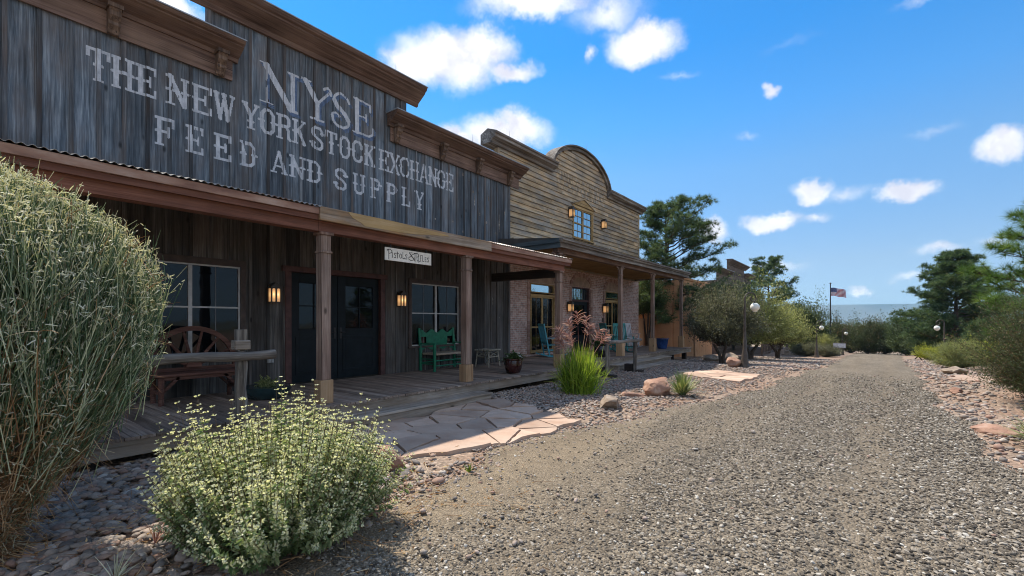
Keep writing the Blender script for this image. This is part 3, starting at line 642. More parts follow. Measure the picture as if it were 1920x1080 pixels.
def wall_lantern(x, y, z, label, size=1.0, grp='lit wall lanterns'):
    """z = bottom; hangs on a wall facing +X"""
    t = thing('wall_lantern', label, 'lantern', (x, y, z), 0, grp, local=True); s = size
    b = MB(31); b.box(0, -.07 * s, .06 * s, .018, .07 * s, .36 * s); b.tube([(.01, 0, .30 * s), (.05 * s, 0, .37 * s), (.10 * s, 0, .385 * s)], .010 * s, 6)
    b.build('back_plate', 'copper_dark', t)
    c = MB(32); hw = .085 * s; d0, d1 = .025 * s, .175 * s
    c.box(d0, -hw, 0, d1, hw, .018 * s)
    for yy in (-hw, hw):
        for xx in (d0, d1): c.bar((xx, yy, 0), (xx, yy, .29 * s), .020 * s, .020 * s)
    c.bar((d1, 0, 0), (d1, 0, .29 * s), .026 * s, .020 * s)
    c.prism([(-hw * 1.1, .27 * s), (hw * 1.1, .27 * s), (hw * 1.1, .30 * s), (hw * .55, .345 * s), (hw * .2, .375 * s), (-hw * .2, .375 * s), (-hw * .55, .345 * s), (-hw * 1.1, .30 * s)], 'x', d0, d1 + .008)
    # arched heads of the panes
    for a in (-1, 1):
        for q in range(5):
            f0 = q / 5; zz = .20 + .07 * math.sqrt(max(0, 1 - (f0 * 1.0) ** 2)); yc = a * (hw / 2)
            for sg in (-1, 1):
                yy0 = yc + sg * hw * .46 * f0; yy1 = yc + sg * hw * .46 * (f0 + .2); c.box(d1 - .002, min(yy0, yy1), zz * s, d1 + .004, max(yy0, yy1), .275 * s)
    c.build('cage', 'copper_dark', t)
    g = MB(33); g.box(d0 + .012, -hw + .008, .02 * s, d1 - .010, hw - .008, .268 * s); g.build('lamp_glass', 'lamp_lit', t)
    return t

# ------------------------------------------------------------------ the grey board-and-batten feed store
XF = -9.0
DECK = .34
def feed_store():
    t = thing('feed_store', 'weathered grey board and batten store with tall stepped false front and faded white lettering', 'store', (-9, 5.1, 0))
    holes = [(1.95, .96, 3.5, 2.58), (4.42, .30, 6.52, 2.58), (7.45, .97, 9.13, 2.56)]
    def top(y): return 7.2 if 2.99 <= y <= 7.15 else 6.45
    up = MB(41); lo = MB(42); ba = MB(43); bl = MB(44); offs = {}
    y = -1.5; k = 0; bw = .305
    edges = []
    while y < 11.37:
        y2 = min(y + bw * RNG.uniform(.9, 1.08), 11.37); edges.append((y, y2)); y = y2
    for (a, b) in edges:
        o = RNG.uniform(-.004, .006); r = RNG.random()
        tp = top((a + b) / 2)
        for (p, q, c, d) in subtract((a, .30, b, 3.5), holes): lo.box(XF - .025, p + .001, q, XF + o, c - .001, d, rnd=r)
        up.box(XF - .025, a + .001, 3.5, XF + o + .002, b - .001, tp, rnd=RNG.random())
        offs[(a, b)] = o + .002
        r = RNG.random(); w = .05
        for (p, q, c, d) in subtract((b - w / 2, .30, b + w / 2, 3.5), [(h[0] - .09, h[1] - .06, h[2] + .09, h[3] + .12) for h in holes]): bl.box(XF, p, q, XF + .022, c, d, rnd=r)
        if b < 11.36: ba.box(XF, b - w / 2, 3.5, XF + .022, b + w / 2, min(tp, top(b + .1)) , rnd=r)
    w1 = up.build('upper_wall', 'board_grey', t); ba.build('battens', 'batten_grey', w1)
    w2 = lo.build('lower_wall', 'board_low', t); bl.build('battens', 'board_low', w2)
    for q in ((XF - .03, 11.34, .3, XF + .035, 11.43, 6.5), (XF - .03, 2.95, 6.4, XF + .03, 3.03, 7.05), (XF - .03, 7.11, 6.4, XF + .03, 7.19, 7.05)): c = MB(45); c.box(*q); c.build('corner_board', 'batten_grey', t)
    # lettering, laid over boards and battens alike
    def xf(y):
        for (a, b) in edges:
            if a <= y < b:
                if y > b - .025 or y < a + .025: return XF + .0245
                return XF + offs[(a, b)] + .0025
        return None
    row1 = [('THE', 1.42, 2.26, 5.15, 5.64, .27), ('NEW', 2.39, 3.38, 5.15, 5.64, .30), ('YORK', 3.54, 4.72, 5.15, 5.64, .275), ('STOCK', 4.84, 6.36, 5.15, 5.64, .27), ('EXCHANGE', 6.48, 8.92, 5.15, 5.64, .29)]
    row2 = [('FEED', 2.23, 3.76, 4.44, 4.90, .27), ('AND', 4.04, 5.05, 4.46, 4.90, .30), ('SUPPLY', 5.36, 7.86, 4.44, 4.90, .29)]
    mb = MB(46); cell = .011
    for rws, z0, z1 in ((row1, 5.0, 5.8), (row2, 4.3, 5.05)):
        ys, zs, M = raster(rws, cell, GLY, 1.2, 9.2, z0, z1)
        for i in range(len(ys)):
            for j in range(len(zs)):
                if M[i, j]:
                    n = mnoise.noise(Vector((ys[i] * 3, zs[j] * 2.2, 3))) + .6 * mnoise.noise(Vector((ys[i] * 34, zs[j] * 5, 1)))
                    if n < -.66: M[i, j] = False
        raster_mesh(mb, ys, zs, M, cell, xf)
    nyse = [('N', 3.84, 4.56, 5.74, 6.52, .66), ('Y', 4.66, 5.3, 5.76, 6.54, .60), ('S', 5.26, 5.85, 5.78, 6.56, .52), ('E', 5.78, 6.34, 5.80, 6.60, .52)]
    ys, zs, M = raster(nyse, cell, BIG, 3.6, 6.6, 5.55, 6.75)
    sh = np.zeros_like(M); sy, sz = 4, 6; sh[sy:, :-sz] = M[:-sy, sz:]; sh[2:, :-3] |= M[:-2, 3:]
    for i in range(len(ys)):
        for j in range(len(zs)):
            n = mnoise.noise(Vector((ys[i] * 2.6, zs[j] * 2.2, 9))) + .6 * mnoise.noise(Vector((ys[i] * 30, zs[j] * 5, 4)))
            if n < -.62: M[i, j] = False
            if n > .45 : sh[i, j] = False
    sh &= ~M
    raster_mesh(mb, ys, zs, M, cell, xf)
    mb.build('painted_lettering', 'old_white', w1)
    ms = MB(47); raster_mesh(ms, ys, zs, sh, cell, xf); ms.build('lettering_shadow', 'blue_paint', w1)
    # pale patches where knots have weathered out, right end of the front
    kn = MB(48)
    for (yy, zz, a, b) in [(9.3, 5.75, .03, .06), (9.72, 5.35, .03, .05), (9.78, 5.1, .022, .16), (10.0, 4.75, .03, .045), (10.3, 4.55, .035, .05), (10.75, 4.3, .05, .035), (10.9, 4.6, .02, .3), (11.15, 5.0, .022, .05), (8.9, 4.35, .03, .04), (9.3, 4.12, .028, .04), (9.65, 4.08, .03, .04), (10.0, 4.05, .03, .04), (8.25, 4.3, .022, .03), (10.4, 5.3, .02, .09), (9.55, 5.62, .018, .04), (10.72, 3.0, .02, .18), (10.6, 2.2, .02, .12), (10.9, 1.7, .022, .03)]:
        pts = [(yy + a * math.cos(q * .52) * (1 + .3 * math.sin(q * 2.3)), zz + b * math.sin(q * .52) * (1 + .25 * math.cos(q * 1.7))) for q in range(12)]
        x = (xf(yy) or XF) + .001
        kn.add([(x, p, q) for p, q in pts], [tuple(range(12))], rnd=.9)
    kn.build('bare_knots', 'peel_trim', w1)
    # cornices with brackets
    cornice(t, XF + .012, 2.63, 7.6, 7.0, 7.37, .42)
    c1 = cornice(t, XF + .024, -2.0, 3.43, 6.24, 6.50, .40, frieze=5.90)
    c2 = cornice(t, XF + .024, 6.70, 11.93, 6.24, 6.53, .40, frieze=5.90)
    for y in (.2, 1.71, 3.14): bracket(c1, XF + .056, y, 6.28)
    for y in (6.93, 8.42, 9.84, 11.3): bracket(c2, XF + .056, y, 6.28)
    for (y, z) in ((6.9, 7.38), (3.0, 7.38), (9.6, 6.55)): rd = MB(49); rd.tube([(XF + .1, y, z), (XF + .1, y, z + .42)], [.009, .003], 5); rd.build('lightning_rod', 'metal_cap', t)
    # openings
    sash_window(t, XF, 1.95, 3.5, .96, 2.58, units=2, mull=1, mid=1.84, trim='brown_trim')
    sash_window(t, XF, 7.45, 9.13, .97, 2.56, units=2, mull=1, mid=1.80, trim='brown_trim')
    dt = MB(51); dt.box(XF - .06, 4.30, .34, XF + .04, 4.42, 2.58); dt.box(XF - .06, 6.52, .34, XF + .04, 6.64, 2.58); dt.box(XF - .06, 4.24, 2.58, XF + .05, 6.70, 2.69)
    dt.build('door_trim', 'red_trim', t, bevel=.005)
    for (a, b, pa, pb, hs) in ((4.42, 5.47, 4.62, 5.26, -1), (5.47, 6.52, 5.66, 6.36, 1)):
        d = MB(int(a * 10)); x0, x1 = XF - .11, XF - .055
        for (p, q, c_, e) in subtract((a + .006, .36, b - .006, 2.57), [(pa, 1.42, pb, 2.40)]): d.box(x0, p, q, x1, c_, e)
        d.box(x1, a + .12, .50, x1 + .012, b - .12, .56); d.box(x1, a + .12, 1.22, x1 + .012, b - .12, 1.28); d.box(x1, a + .12, .56, x1 + .012, a + .18, 1.22); d.box(x1, b - .18, .56, x1 + .012, b - .12, 1.22)
        for zz in (1.42, 2.40 - .025): d.box(x1, pa - .02, zz, x1 + .014, pb + .02, zz + .025)
        do = d.build('door', 'door_black', t, bevel=.003)
        g = MB(2); xg = x0 + .03; g.add([(xg, pa, 1.42), (xg, pb, 1.42), (xg, pb, 2.4), (xg, pa, 2.4)], [(0, 1, 2, 3)]); g.build('pane', 'glass_dark', do)
        mu = MB(3); ym = (pa + pb) / 2; mu.box(xg + .002, ym - .012, 1.45, xg + .02, ym + .012, 2.37); mu.box(xg + .003, pa, 1.90, xg + .018, pb, 1.924); mu.build('muntin', 'door_black', do)
        h = MB(4); yh = b - .07 if hs < 0 else a + .07; h.box(x1, yh - .025, 1.22, x1 + .008, yh + .025, 1.46); h.tube([(x1 + .006, yh, 1.36), (x1 + .05, yh, 1.36), (x1 + .052, yh + .09 * hs, 1.355)], .010, 6); h.build('handle', 'iron', do)
    ob = MB(52); ob.box(XF + .004, 3.96, .80, XF + .05, 4.08, .98); ob.box(XF + .05, 3.97, .81, XF + .062, 4.02, .97); ob.box(XF + .05, 4.025, .81, XF + .062, 4.07, .97); ob.build('outlet_box', 'grey_box', t, bevel=.006)
    # porch
    deck(t, XF + .03, -6.30, -1.5, 10.85, DECK)
    st = MB(53); st.box(-6.32, 3.55, .125, -5.93, 7.0, .1655); st.box(-6.30, 3.58, -.03, -5.97, 6.98, .124); st.build('step', 'rim_wood', t, bevel=.006)
    for yy in (-.9, 1.1, 3.1, 5.1, 7.1, 8.9, 10.6): fp = MB(54); fp.box(-6.52, yy - .06, -.1, -6.40, yy + .06, .14); fp.build('deck_footing', 'dark_timber', t)
    for yy in (.45, 3.75, 6.92, 10.56): post(t, -6.60, yy, DECK, 2.96, .16 if yy < 10 else .15)
    for (a, b, q) in ((-1.6, 3.62, 2.96), (3.624, 10.70, 2.957)): bm = MB(55); bm.box(-6.69, a, q, -6.51, b, 3.20); bm.build('porch_beam', 'red_beam', t, bevel=.005)
    tb = MB(56); tb.box(XF, 10.52, 2.80, -6.70, 10.66, 3.04); tb.build('tie_beam', 'dark_timber', t)
    # corrugated roof, rafters and fascia
    def roof_z(x): return 3.30 + (-6.36 - x) * .20
    rf = MB(57)
    for (a, b) in ((-1.7, 3.6), (7.45, 10.9)):
        n = int((b - a) / .0125); yy = np.linspace(a, b, n); wv = .011 * np.sin(yy * 2 * np.pi / .076)
        V = []
        for th in (0, -.004):
            for x in (-6.36, XF + .03):
                V += [(x, y_, roof_z(x) + w_ + th) for y_, w_ in zip(yy, wv)]
        i = np.arange(n - 1); rf.add(V, [np.stack([i, i + 1, n + i + 1, n + i], 1), np.stack([2 * n + i, 3 * n + i, 3 * n + i + 1, 2 * n + i + 1], 1), np.stack([i, 2 * n + i, 2 * n + i + 1, i + 1], 1)], rnd=.5)
    V = [(-6.36, 3.6, 3.275), (-6.36, 7.45, 3.275), (XF + .03, 7.45, roof_z(XF)), (XF + .03, 3.6, roof_z(XF))]; rf.add(V, [(0, 1, 2, 3)])
    rf.build('porch_roof', 'corrugated', t)
    sh_ = MB(58); sh_.add([(-6.42, -1.65, roof_z(-6.42) - .03), (-6.42, 10.86, roof_z(-6.42) - .03), (XF + .02, 10.86, roof_z(XF) - .03), (XF + .02, -1.65, roof_z(XF) - .03),
                           (-6.42, -1.65, roof_z(-6.42) - .05), (-6.42, 10.86, roof_z(-6.42) - .05), (XF + .02, 10.86, roof_z(XF) - .05), (XF + .02, -1.65, roof_z(XF) - .05)], [(0, 1, 2, 3), (7, 6, 5, 4), (0, 4, 5, 1), (3, 2, 6, 7), (0, 3, 7, 4), (1, 5, 6, 2)])
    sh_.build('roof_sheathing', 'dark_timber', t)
    y = -1.3
    while y < 10.8:
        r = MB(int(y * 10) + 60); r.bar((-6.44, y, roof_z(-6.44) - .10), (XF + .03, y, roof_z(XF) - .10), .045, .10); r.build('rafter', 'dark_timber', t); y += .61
    for (a, b) in ((-1.68, 3.56), (7.47, 10.88)): f = MB(59); f.box(-6.42, a, 3.185, -6.385, b, 3.28); f.build('fascia', 'rust_fascia', t)
    f2 = MB(60); f2.box(-6.46, -1.66, 3.105, -6.422, 10.87, 3.184); f2.build('sub_fascia', 'red_beam', t)
    f3 = MB(61); f3.box(-6.42, 3.565, 3.10, -6.365, 7.465, 3.305, rnd=.6); f3.build('board_fascia', 'fascia_peel', t, bevel=.008)
    vn = MB(64); pts = [(4.02, 3.30), (4.10, 3.22), (4.25, 3.17), (4.32, 3.125), (4.9, 3.135), (5.35, 3.15), (5.75, 3.20), (6.2, 3.235), (6.15, 3.255), (5.8, 3.27), (5.4, 3.285), (4.9, 3.302)]
    vn.prism(pts, 'x', -6.366, -6.360); vn.build('peeled_veneer', 'ochre_paint', t)
    bk = MB(62); bk.box(-17, -1.45, -.2, XF - .12, 11.3, 5.2); bk.build('rear_block', 'roof_dark', t)
    for yy in (-1, 1, 3.3, 6.8, 9, 11): br = MB(63); br.bar((XF - .03, yy, 6.3), (XF - 1.2, yy, 5.2), .08, .08); br.build('parapet_brace', 'dark_timber', t)
feed_store()
wall_lantern(XF + .024, 4.05, 1.95, 'glowing copper wall lantern between the paired window and the black double doors')
wall_lantern(XF + .024, 7.06, 1.95, 'glowing copper wall lantern between the black double doors and the green bench window')

def small_sign():
    k = .7375; X = -6.588
    t = thing('shop_sign', 'cream wooden board lettered Pistols & Rifles hanging under the porch beam', 'sign', (-6.6, 5.41, 2.67))
    m = MB(71); m.box(-6.612, 4.88, 2.665, X, 5.94, 2.89); m.build('board', 'sign_cream', t, bevel=.003)
    mb = MB(72)
    def line(chars, y, z, h):
        for ch, w, q in chars:
            w *= k; ys, zs, M = raster([(ch, y, y + w, z, z + h * q, w)], .0036, HAND, y - .09, y + w + .10, z - .09, z + h * 1.3, fw=.44)
            raster_mesh(mb, ys, zs, M, .0036, lambda q_: X + .0015); y += w + .010 * k
        return y
    zb = 2.722
    y = line([('P', .13, 1.0), ('I', .045, 1), ('S', .075, 1), ('T', .07, 1), ('O', .08, 1), ('L', .07, 1), ('S', .075, 1)], 4.915, zb, .13)
    y = line([('&', .145, 1.0)], y + .008, zb - .006, .135)
    line([('R', .125, 1.0), ('I', .045, 1), ('F', .065, 1), ('l', .07, 1), ('E', .07, 1), ('S', .078, 1)], y + .024, zb, .13)
    mb.build('lettering', 'ink', t)
    for yy in (5.0, 5.82): h = MB(73); h.box(-6.606, yy - .012, 2.89, -6.594, yy + .012, 2.96); h.build('hanger', 'iron', t)
small_sign()

# ------------------------------------------------------------------ the brick and clapboard house
XB = -9.5
def brick_house():
    t = thing('brick_house', 'two storey house of brick below and worn ochre clapboard above with arched parapet', 'house', (-9.5, 17.2, 0))
    Y0, Y1 = 11.42, 23.1
    op = [(13.25, .42, 14.85, 2.98), (16.2, .30, 17.75, 3.02), (19.2, .42, 20.7, 2.98)]
    b = MB(81)
    for (p, q, c, d) in subtract((Y0, -.5, Y1, 3.7), op): b.box(XB - .25, p, q, XB, c, d)
    bw = b.build('brick_wall', 'brick', t)
    for (a, z0, c, z1) in op:
        ar = MB(82); ty = MB(83)
        cy = (a + c) / 2; hw = (c - a) / 2 + .02; rise = .42; n = 22; zb = z1 + .02
        ty.prism([(cy + hw * math.cos(math.pi * i / 18), zb + rise * math.sin(math.pi * i / 18)) for i in range(19)], 'x', XB - .02, XB + .006)
        for k in range(n):
            a0, a1 = math.pi * k / n + .012, math.pi * (k + 1) / n - .012; o = .17
            pts = [(cy + hw * math.cos(a0), zb + rise * math.sin(a0)), (cy + (hw + o) * math.cos(a0), zb + (rise + o) * math.sin(a0)), (cy + (hw + o) * math.cos(a1), zb + (rise + o) * math.sin(a1)), (cy + hw * math.cos(a1), zb + rise * math.sin(a1))]
            ar.prism(pts, 'x', XB - .02, XB + .028)
        for s_ in (-1, 1):
            yy = cy + s_ * (hw + .085)
            for k in range(int((zb - .4) / .15)): ar.box(XB - .02, yy - .085, .42 + k * .15 + .006, XB + .026, yy + .085, .42 + (k + 1) * .15 - .006)
        ar.build('brick_arch', 'arch_brick', bw); ty.build('tympanum', 'tympanum', bw)
    for (a, z0, c, z1) in (op[0], op[2]):
        sash_window(t, XB, a + .06, c - .06, z0 + .08, 2.50, units=2, frame='ochre_paint', trim='ochre_paint', mull=1, mid=1.38, tw=.055, fw=.05)
        f = MB(84); f.box(XB - .05, a + .005, 2.63, XB + .02, a + .06, z1); f.box(XB - .05, c - .06, 2.63, XB + .02, c - .005, z1); f.box(XB - .05, a + .06, z1 - .05, XB + .019, c - .06, z1); f.box(XB - .05, a + .06, 2.63, XB + .021, c - .06, 2.67)
        w = f.build('transom_window', 'ochre_paint', t, bevel=.003); g = MB(1); g.add([(XB - .03, a, 2.63), (XB - .03, c, 2.63), (XB - .03, c, z1), (XB - .03, a, z1)], [(0, 1, 2, 3)]); g.build('pane', 'glass_blue', w)
    a, z0, c, z1 = op[1]
    d = MB(85)
    for (p, q, e, h) in subtract((a + .07, .36, c - .07, 2.42), [(a + .32, 1.0, c - .32, 2.28)]): d.box(XB - .16, p, q, XB - .10, e, h)
    do = d.build('door', 'door_black', t, bevel=.003); g = MB(1); g.box(XB - .14, a + .3, .98, XB - .13, c - .3, 2.3); g.build('pane', 'glass_dark', do)
    h = MB(3); h.tube([(XB - .1, c - .18, 1.3), (XB - .05, c - .18, 1.3), (XB - .05, c - .28, 1.3)], .011, 6); h.build('handle', 'iron', do)
    f = MB(86); f.box(XB - .2, a, .30, XB - .04, a + .07, z1); f.box(XB - .2, c - .07, .30, XB - .04, c, z1); f.box(XB - .2, a + .07, 2.42, XB - .041, c - .07, 2.50); f.box(XB - .2, a + .07, z1 - .05, XB - .042, c - .07, z1); f.build('door_frame', 'red_trim', t, bevel=.003)
    tr = MB(87); n = 6
    for k in range(1, n): yy = a + .07 + (c - a - .14) * k / n; tr.box(XB - .125, yy - .012, 2.5, XB - .10, yy + .012, z1 - .05)
    w = tr.build('leaded_transom', 'leaded', t); g = MB(1); g.add([(XB - .14, a, 2.48), (XB - .14, c, 2.48), (XB - .14, c, z1), (XB - .14, a, z1)], [(0, 1, 2, 3)]); g.build('pane', 'glass_blue', w)
    pq = MB(88); pq.box(XB + .001, 18.86, 1.55, XB + .02, 19.02, 1.74); pq.build('plaque', 'copper_dark', t)
    # clapboard front with the arched gable
    CY, HW, ZA, RISE = 17.0, 2.36, 7.42, 1.25
    win = (16.22, 5.0, 17.92, 6.30)
    m = MB(89); lap = .185; z = 3.66; k = 0
    while z < ZA + RISE:
        zm = z + lap * .6
        if zm < 7.42: ext = [(Y0, Y1)]
        else:
            q = 1 - ((zm - ZA) / RISE) ** 2
            if q <= .01: break
            hw = HW * math.sqrt(max(q, 0)) if zm > ZA else HW
            ext = [(CY - hw, CY + hw)]
        for (a, c) in ext:
            cuts = [a]; yy = a + RNG.uniform(.8, 4)
            shing = 6.62 < z < 7.40
            if shing:
                yy = 15.0
                while yy < 19.1: cuts.append(yy + RNG.uniform(-.01, .01)); yy += .105
            else:
                while yy < c - .5: cuts.append(yy); yy += RNG.uniform(2.2, 4.2)
            cuts.append(c)
            for p, q in zip(cuts[:-1], cuts[1:]):
                for (u0, v0, u1, v1) in subtract((p + (.004 if shing else .002), z + .006, q - (.004 if shing else .002), z + lap - .001), [win]):
                    xb = XB + .002 + RNG.uniform(0, .003); V = [(XB - .06, u0, v0), (xb + .040, u0, v0), (xb + .040, u1, v0), (XB - .06, u1, v0), (XB - .06, u0, v1), (xb + .006, u0, v1), (xb + .006, u1, v1), (XB - .06, u1, v1)]
                    m.add(V, MB.BF, 0)
        z += lap; k += 1
    sw = m.build('clapboard_wall', 'siding', t)
    for q in (Y0 - .02, Y1 - .09): cb = MB(90); cb.box(XB - .12, q, 3.66, XB + .045, q + .11, 7.25); cb.build('corner_board', 'siding', t)
    for (a, c) in ((10.95, 14.68), (19.32, 23.42)):
        m = MB(int(a)); X = XB + .04
        m.prism([(X, 7.28), (X + .08, 7.28), (X + .10, 7.36), (X + .26, 7.44), (X + .26, 7.52), (X + .31, 7.54), (X + .31, 7.60), (X - .05, 7.74), (X - .35, 7.60), (X - .35, 7.28)], 'y', a, c)
        m.build('cornice', 'peel_trim', t)
    at = MB(91); n = 30
    for k in range(n):
        a0, a1 = math.pi * k / n, math.pi * (k + 1) / n
        for (o0, o1, x0, x1) in ((-.02, .10, XB - .3, XB + .12), (.102, .16, XB - .34, XB + .20)):
            pts = [(CY + (HW + o0) * math.cos(a0), ZA + (RISE + o0) * math.sin(a0)), (CY + (HW + o1) * math.cos(a0), ZA + (RISE + o1) * math.sin(a0)), (CY + (HW + o1) * math.cos(a1), ZA + (RISE + o1) * math.sin(a1)), (CY + (HW + o0) * math.cos(a1), ZA + (RISE + o0) * math.sin(a1))]
            at.prism(pts, 'x', x0, x1, rnd=.4)
    at.build('arch_trim', 'peel_trim', t)
    w = sash_window(t, XB + .035, win[0] + .05, win[2] - .05, win[1] + .05, win[3] - .02, units=2, frame='ochre_paint', trim='ochre_paint', glass='glass_blue', mull=1, tw=.07, fw=.05)
    for k in range(2):
        a = win[0] + .05 + .8 * k
        for zz in (5.35, 5.97): mu = MB(92); mu.box(XB + .004, a + .05, zz - .012, XB + .022, a + .75, zz + .012); mu.build('muntin', 'ochre_paint', w)
    pd = MB(93); pd.prism([(win[0] - .05, 6.42), (win[2] + .05, 6.42), ((win[0] + win[2]) / 2, 6.70)], 'x', XB + .03, XB + .075); pd.build('pediment', 'ochre_paint', w)
    pe = MB(94); ym = (win[0] + win[2]) / 2
    for s_ in (-1, 1): pe.bar((XB + .07, ym + s_ * .98, 6.42), (XB + .07, ym, 6.745), .09, .035)
    pe.build('pediment_edge', 'siding', w)
    # porch
    XR, ZR = -6.72, 3.92
    deck(t, XB + .03, -6.62, 11.0, 22.55, DECK)
    for (xa, ya, yb, zt) in ((-6.62, 13.6, 18.6, .19), (-6.24, 13.9, 18.3, .055)): s1 = MB(95); s1.box(xa, ya, zt - .04, xa + .40, yb, zt); s1.box(xa + .02, ya + .02, zt - .26, xa + .36, yb - .02, zt - .041); s1.build('step', 'rim_wood', t, bevel=.005)
    for yy in (11.2, 13, 15.36, 18.5, 20.4, 22.2): pl = MB(96); pl.box(-6.95, yy - .09, -.4, -6.77, yy + .09, .14); pl.build('deck_footing', 'dark_timber', t)
    for yy in (11.2, 15.36, 18.5, 22.2):
        p = post(t, -7.0, yy, DECK, 3.56, .13, .55, .24, collar=True)
        for s_ in (-1, 1):
            bc = MB(97)
            pts = [(-7.0, yy + s_ * .06, 3.12)] + [(-7.0, yy + s_ * (.06 + .28 * (1 - math.cos(q))), 3.12 + .42 * math.sin(q)) for q in np.linspace(.2, 1.57, 7)]
            for u, v in zip(pts[:-1], pts[1:]): bc.bar(u, v, .035, .04, up=(1, 0, 0))
            bc.build('scroll_bracket', 'post_wood', p)
    bm = MB(98); bm.box(-7.08, 11.0, 3.56, -6.92, 22.4, 3.74); bm.build('porch_beam', 'cornice_wood', t, bevel=.005)
    fa = MB(99); fa.box(XR - .03, 10.86, 3.67, XR, 22.5, 3.80, rnd=.3); fa.box(XR - .03, 10.84, 3.802, XR + .05, 22.52, 3.86, rnd=.6); fa.box(XR - .03, 10.82, 3.862, XR + .10, 22.54, ZR, rnd=.5); fa.box(XB, 22.47, 3.67, XR - .032, 22.5, ZR, rnd=.5); fa.build('porch_cornice', 'peel_trim', t)
    sf = MB(102); sf.box(XB + .04, 10.84, 3.66, XR - .032, 10.87, 3.80); sf.box(XB + .04, 10.80, 3.802, XR - .032, 10.868, ZR); sf.build('side_fascia', 'slate_trim', t)
    so = MB(100); so.box(XB, 10.88, 3.745, XR - .035, 22.46, 3.765); so.build('soffit', 'soffit_ochre', t)
    rf = MB(101); rf.prism([(XR + .10, ZR + .003), (XB, ZR + .28), (XB, ZR - .1), (XR - .04, ZR - .1)], 'y', 10.875, 22.46); rf.build('porch_roof', 'roof_dark', t)
    for (y, z) in ((12.2, 7.7), (17.6, 8.9), (21.5, 7.7)): rd = MB(103); rd.tube([(XB - .1, y, z), (XB - .1, y, z + .4)], [.009, .003], 5); rd.build('lightning_rod', 'metal_cap', t)
    bk = MB(104); bk.box(-18, Y0 + .03, -.6, XB - .27, Y1 - .02, 6.3); bk.build('rear_block', 'dark_timber', t)
brick_house()
wall_lantern(XB + .028, 15.86, 1.97, 'lit lantern on the brick wall left of the dark arched door', 1.15)
wall_lantern(XB + .028, 18.98, 1.97, 'lit lantern on the brick wall right of the dark arched door, above the plaque', 1.15)
wall_lantern(XB + .036, 15.93, 5.78, 'lit lantern on the ochre clapboard left of the upper window', 1.15)
wall_lantern(XB + .036, 18.80, 5.78, 'lit lantern on the ochre clapboard right of the upper window', 1.15)

# ------------------------------------------------------------------ adobe house and the far false front
def adobe_house():
    t = thing('adobe_house', 'orange stucco house with flat roof behind the tall pine', 'house', (-10, 29, H0(-10, 29)))
    gz = H0(-8, 29)
    m = MB(111)
    for (p, q, c, d) in subtract((25.2, gz - .4, 31.7, 3.9), [(28.8, .42, 30.1, 1.55)]): m.box(-8.4, p, q, -8.0, c, d)
    m.box(-15, 25.2, gz - .4, -8.41, 31.7, 3.85); m.box(-8.45, 25.15, 3.9, -7.95, 31.75, 4.05)
    m.build('wall', 'adobe', t, bevel=.05)
    lw = MB(112); lw.box(-9.9, 23.3, gz - .4, -9.6, 27.9, 1.75); lw.box(-9.6, 27.6, gz - .4, -8.0, 27.9, 1.78); lw.build('low_wall', 'adobe', t, bevel=.05)
    sash_window(t, -8.05, 28.8, 30.1, .42, 1.55, 2, frame='red_trim', trim='dark_timber')
    for yy in (26, 27.2, 28.4, 29.6, 30.8): v = MB(113); v.tube([(-8.1, yy, 3.5), (-7.6, yy, 3.48)], .09, 10); v.build('roof_beam', 'dark_timber', t)
adobe_house()

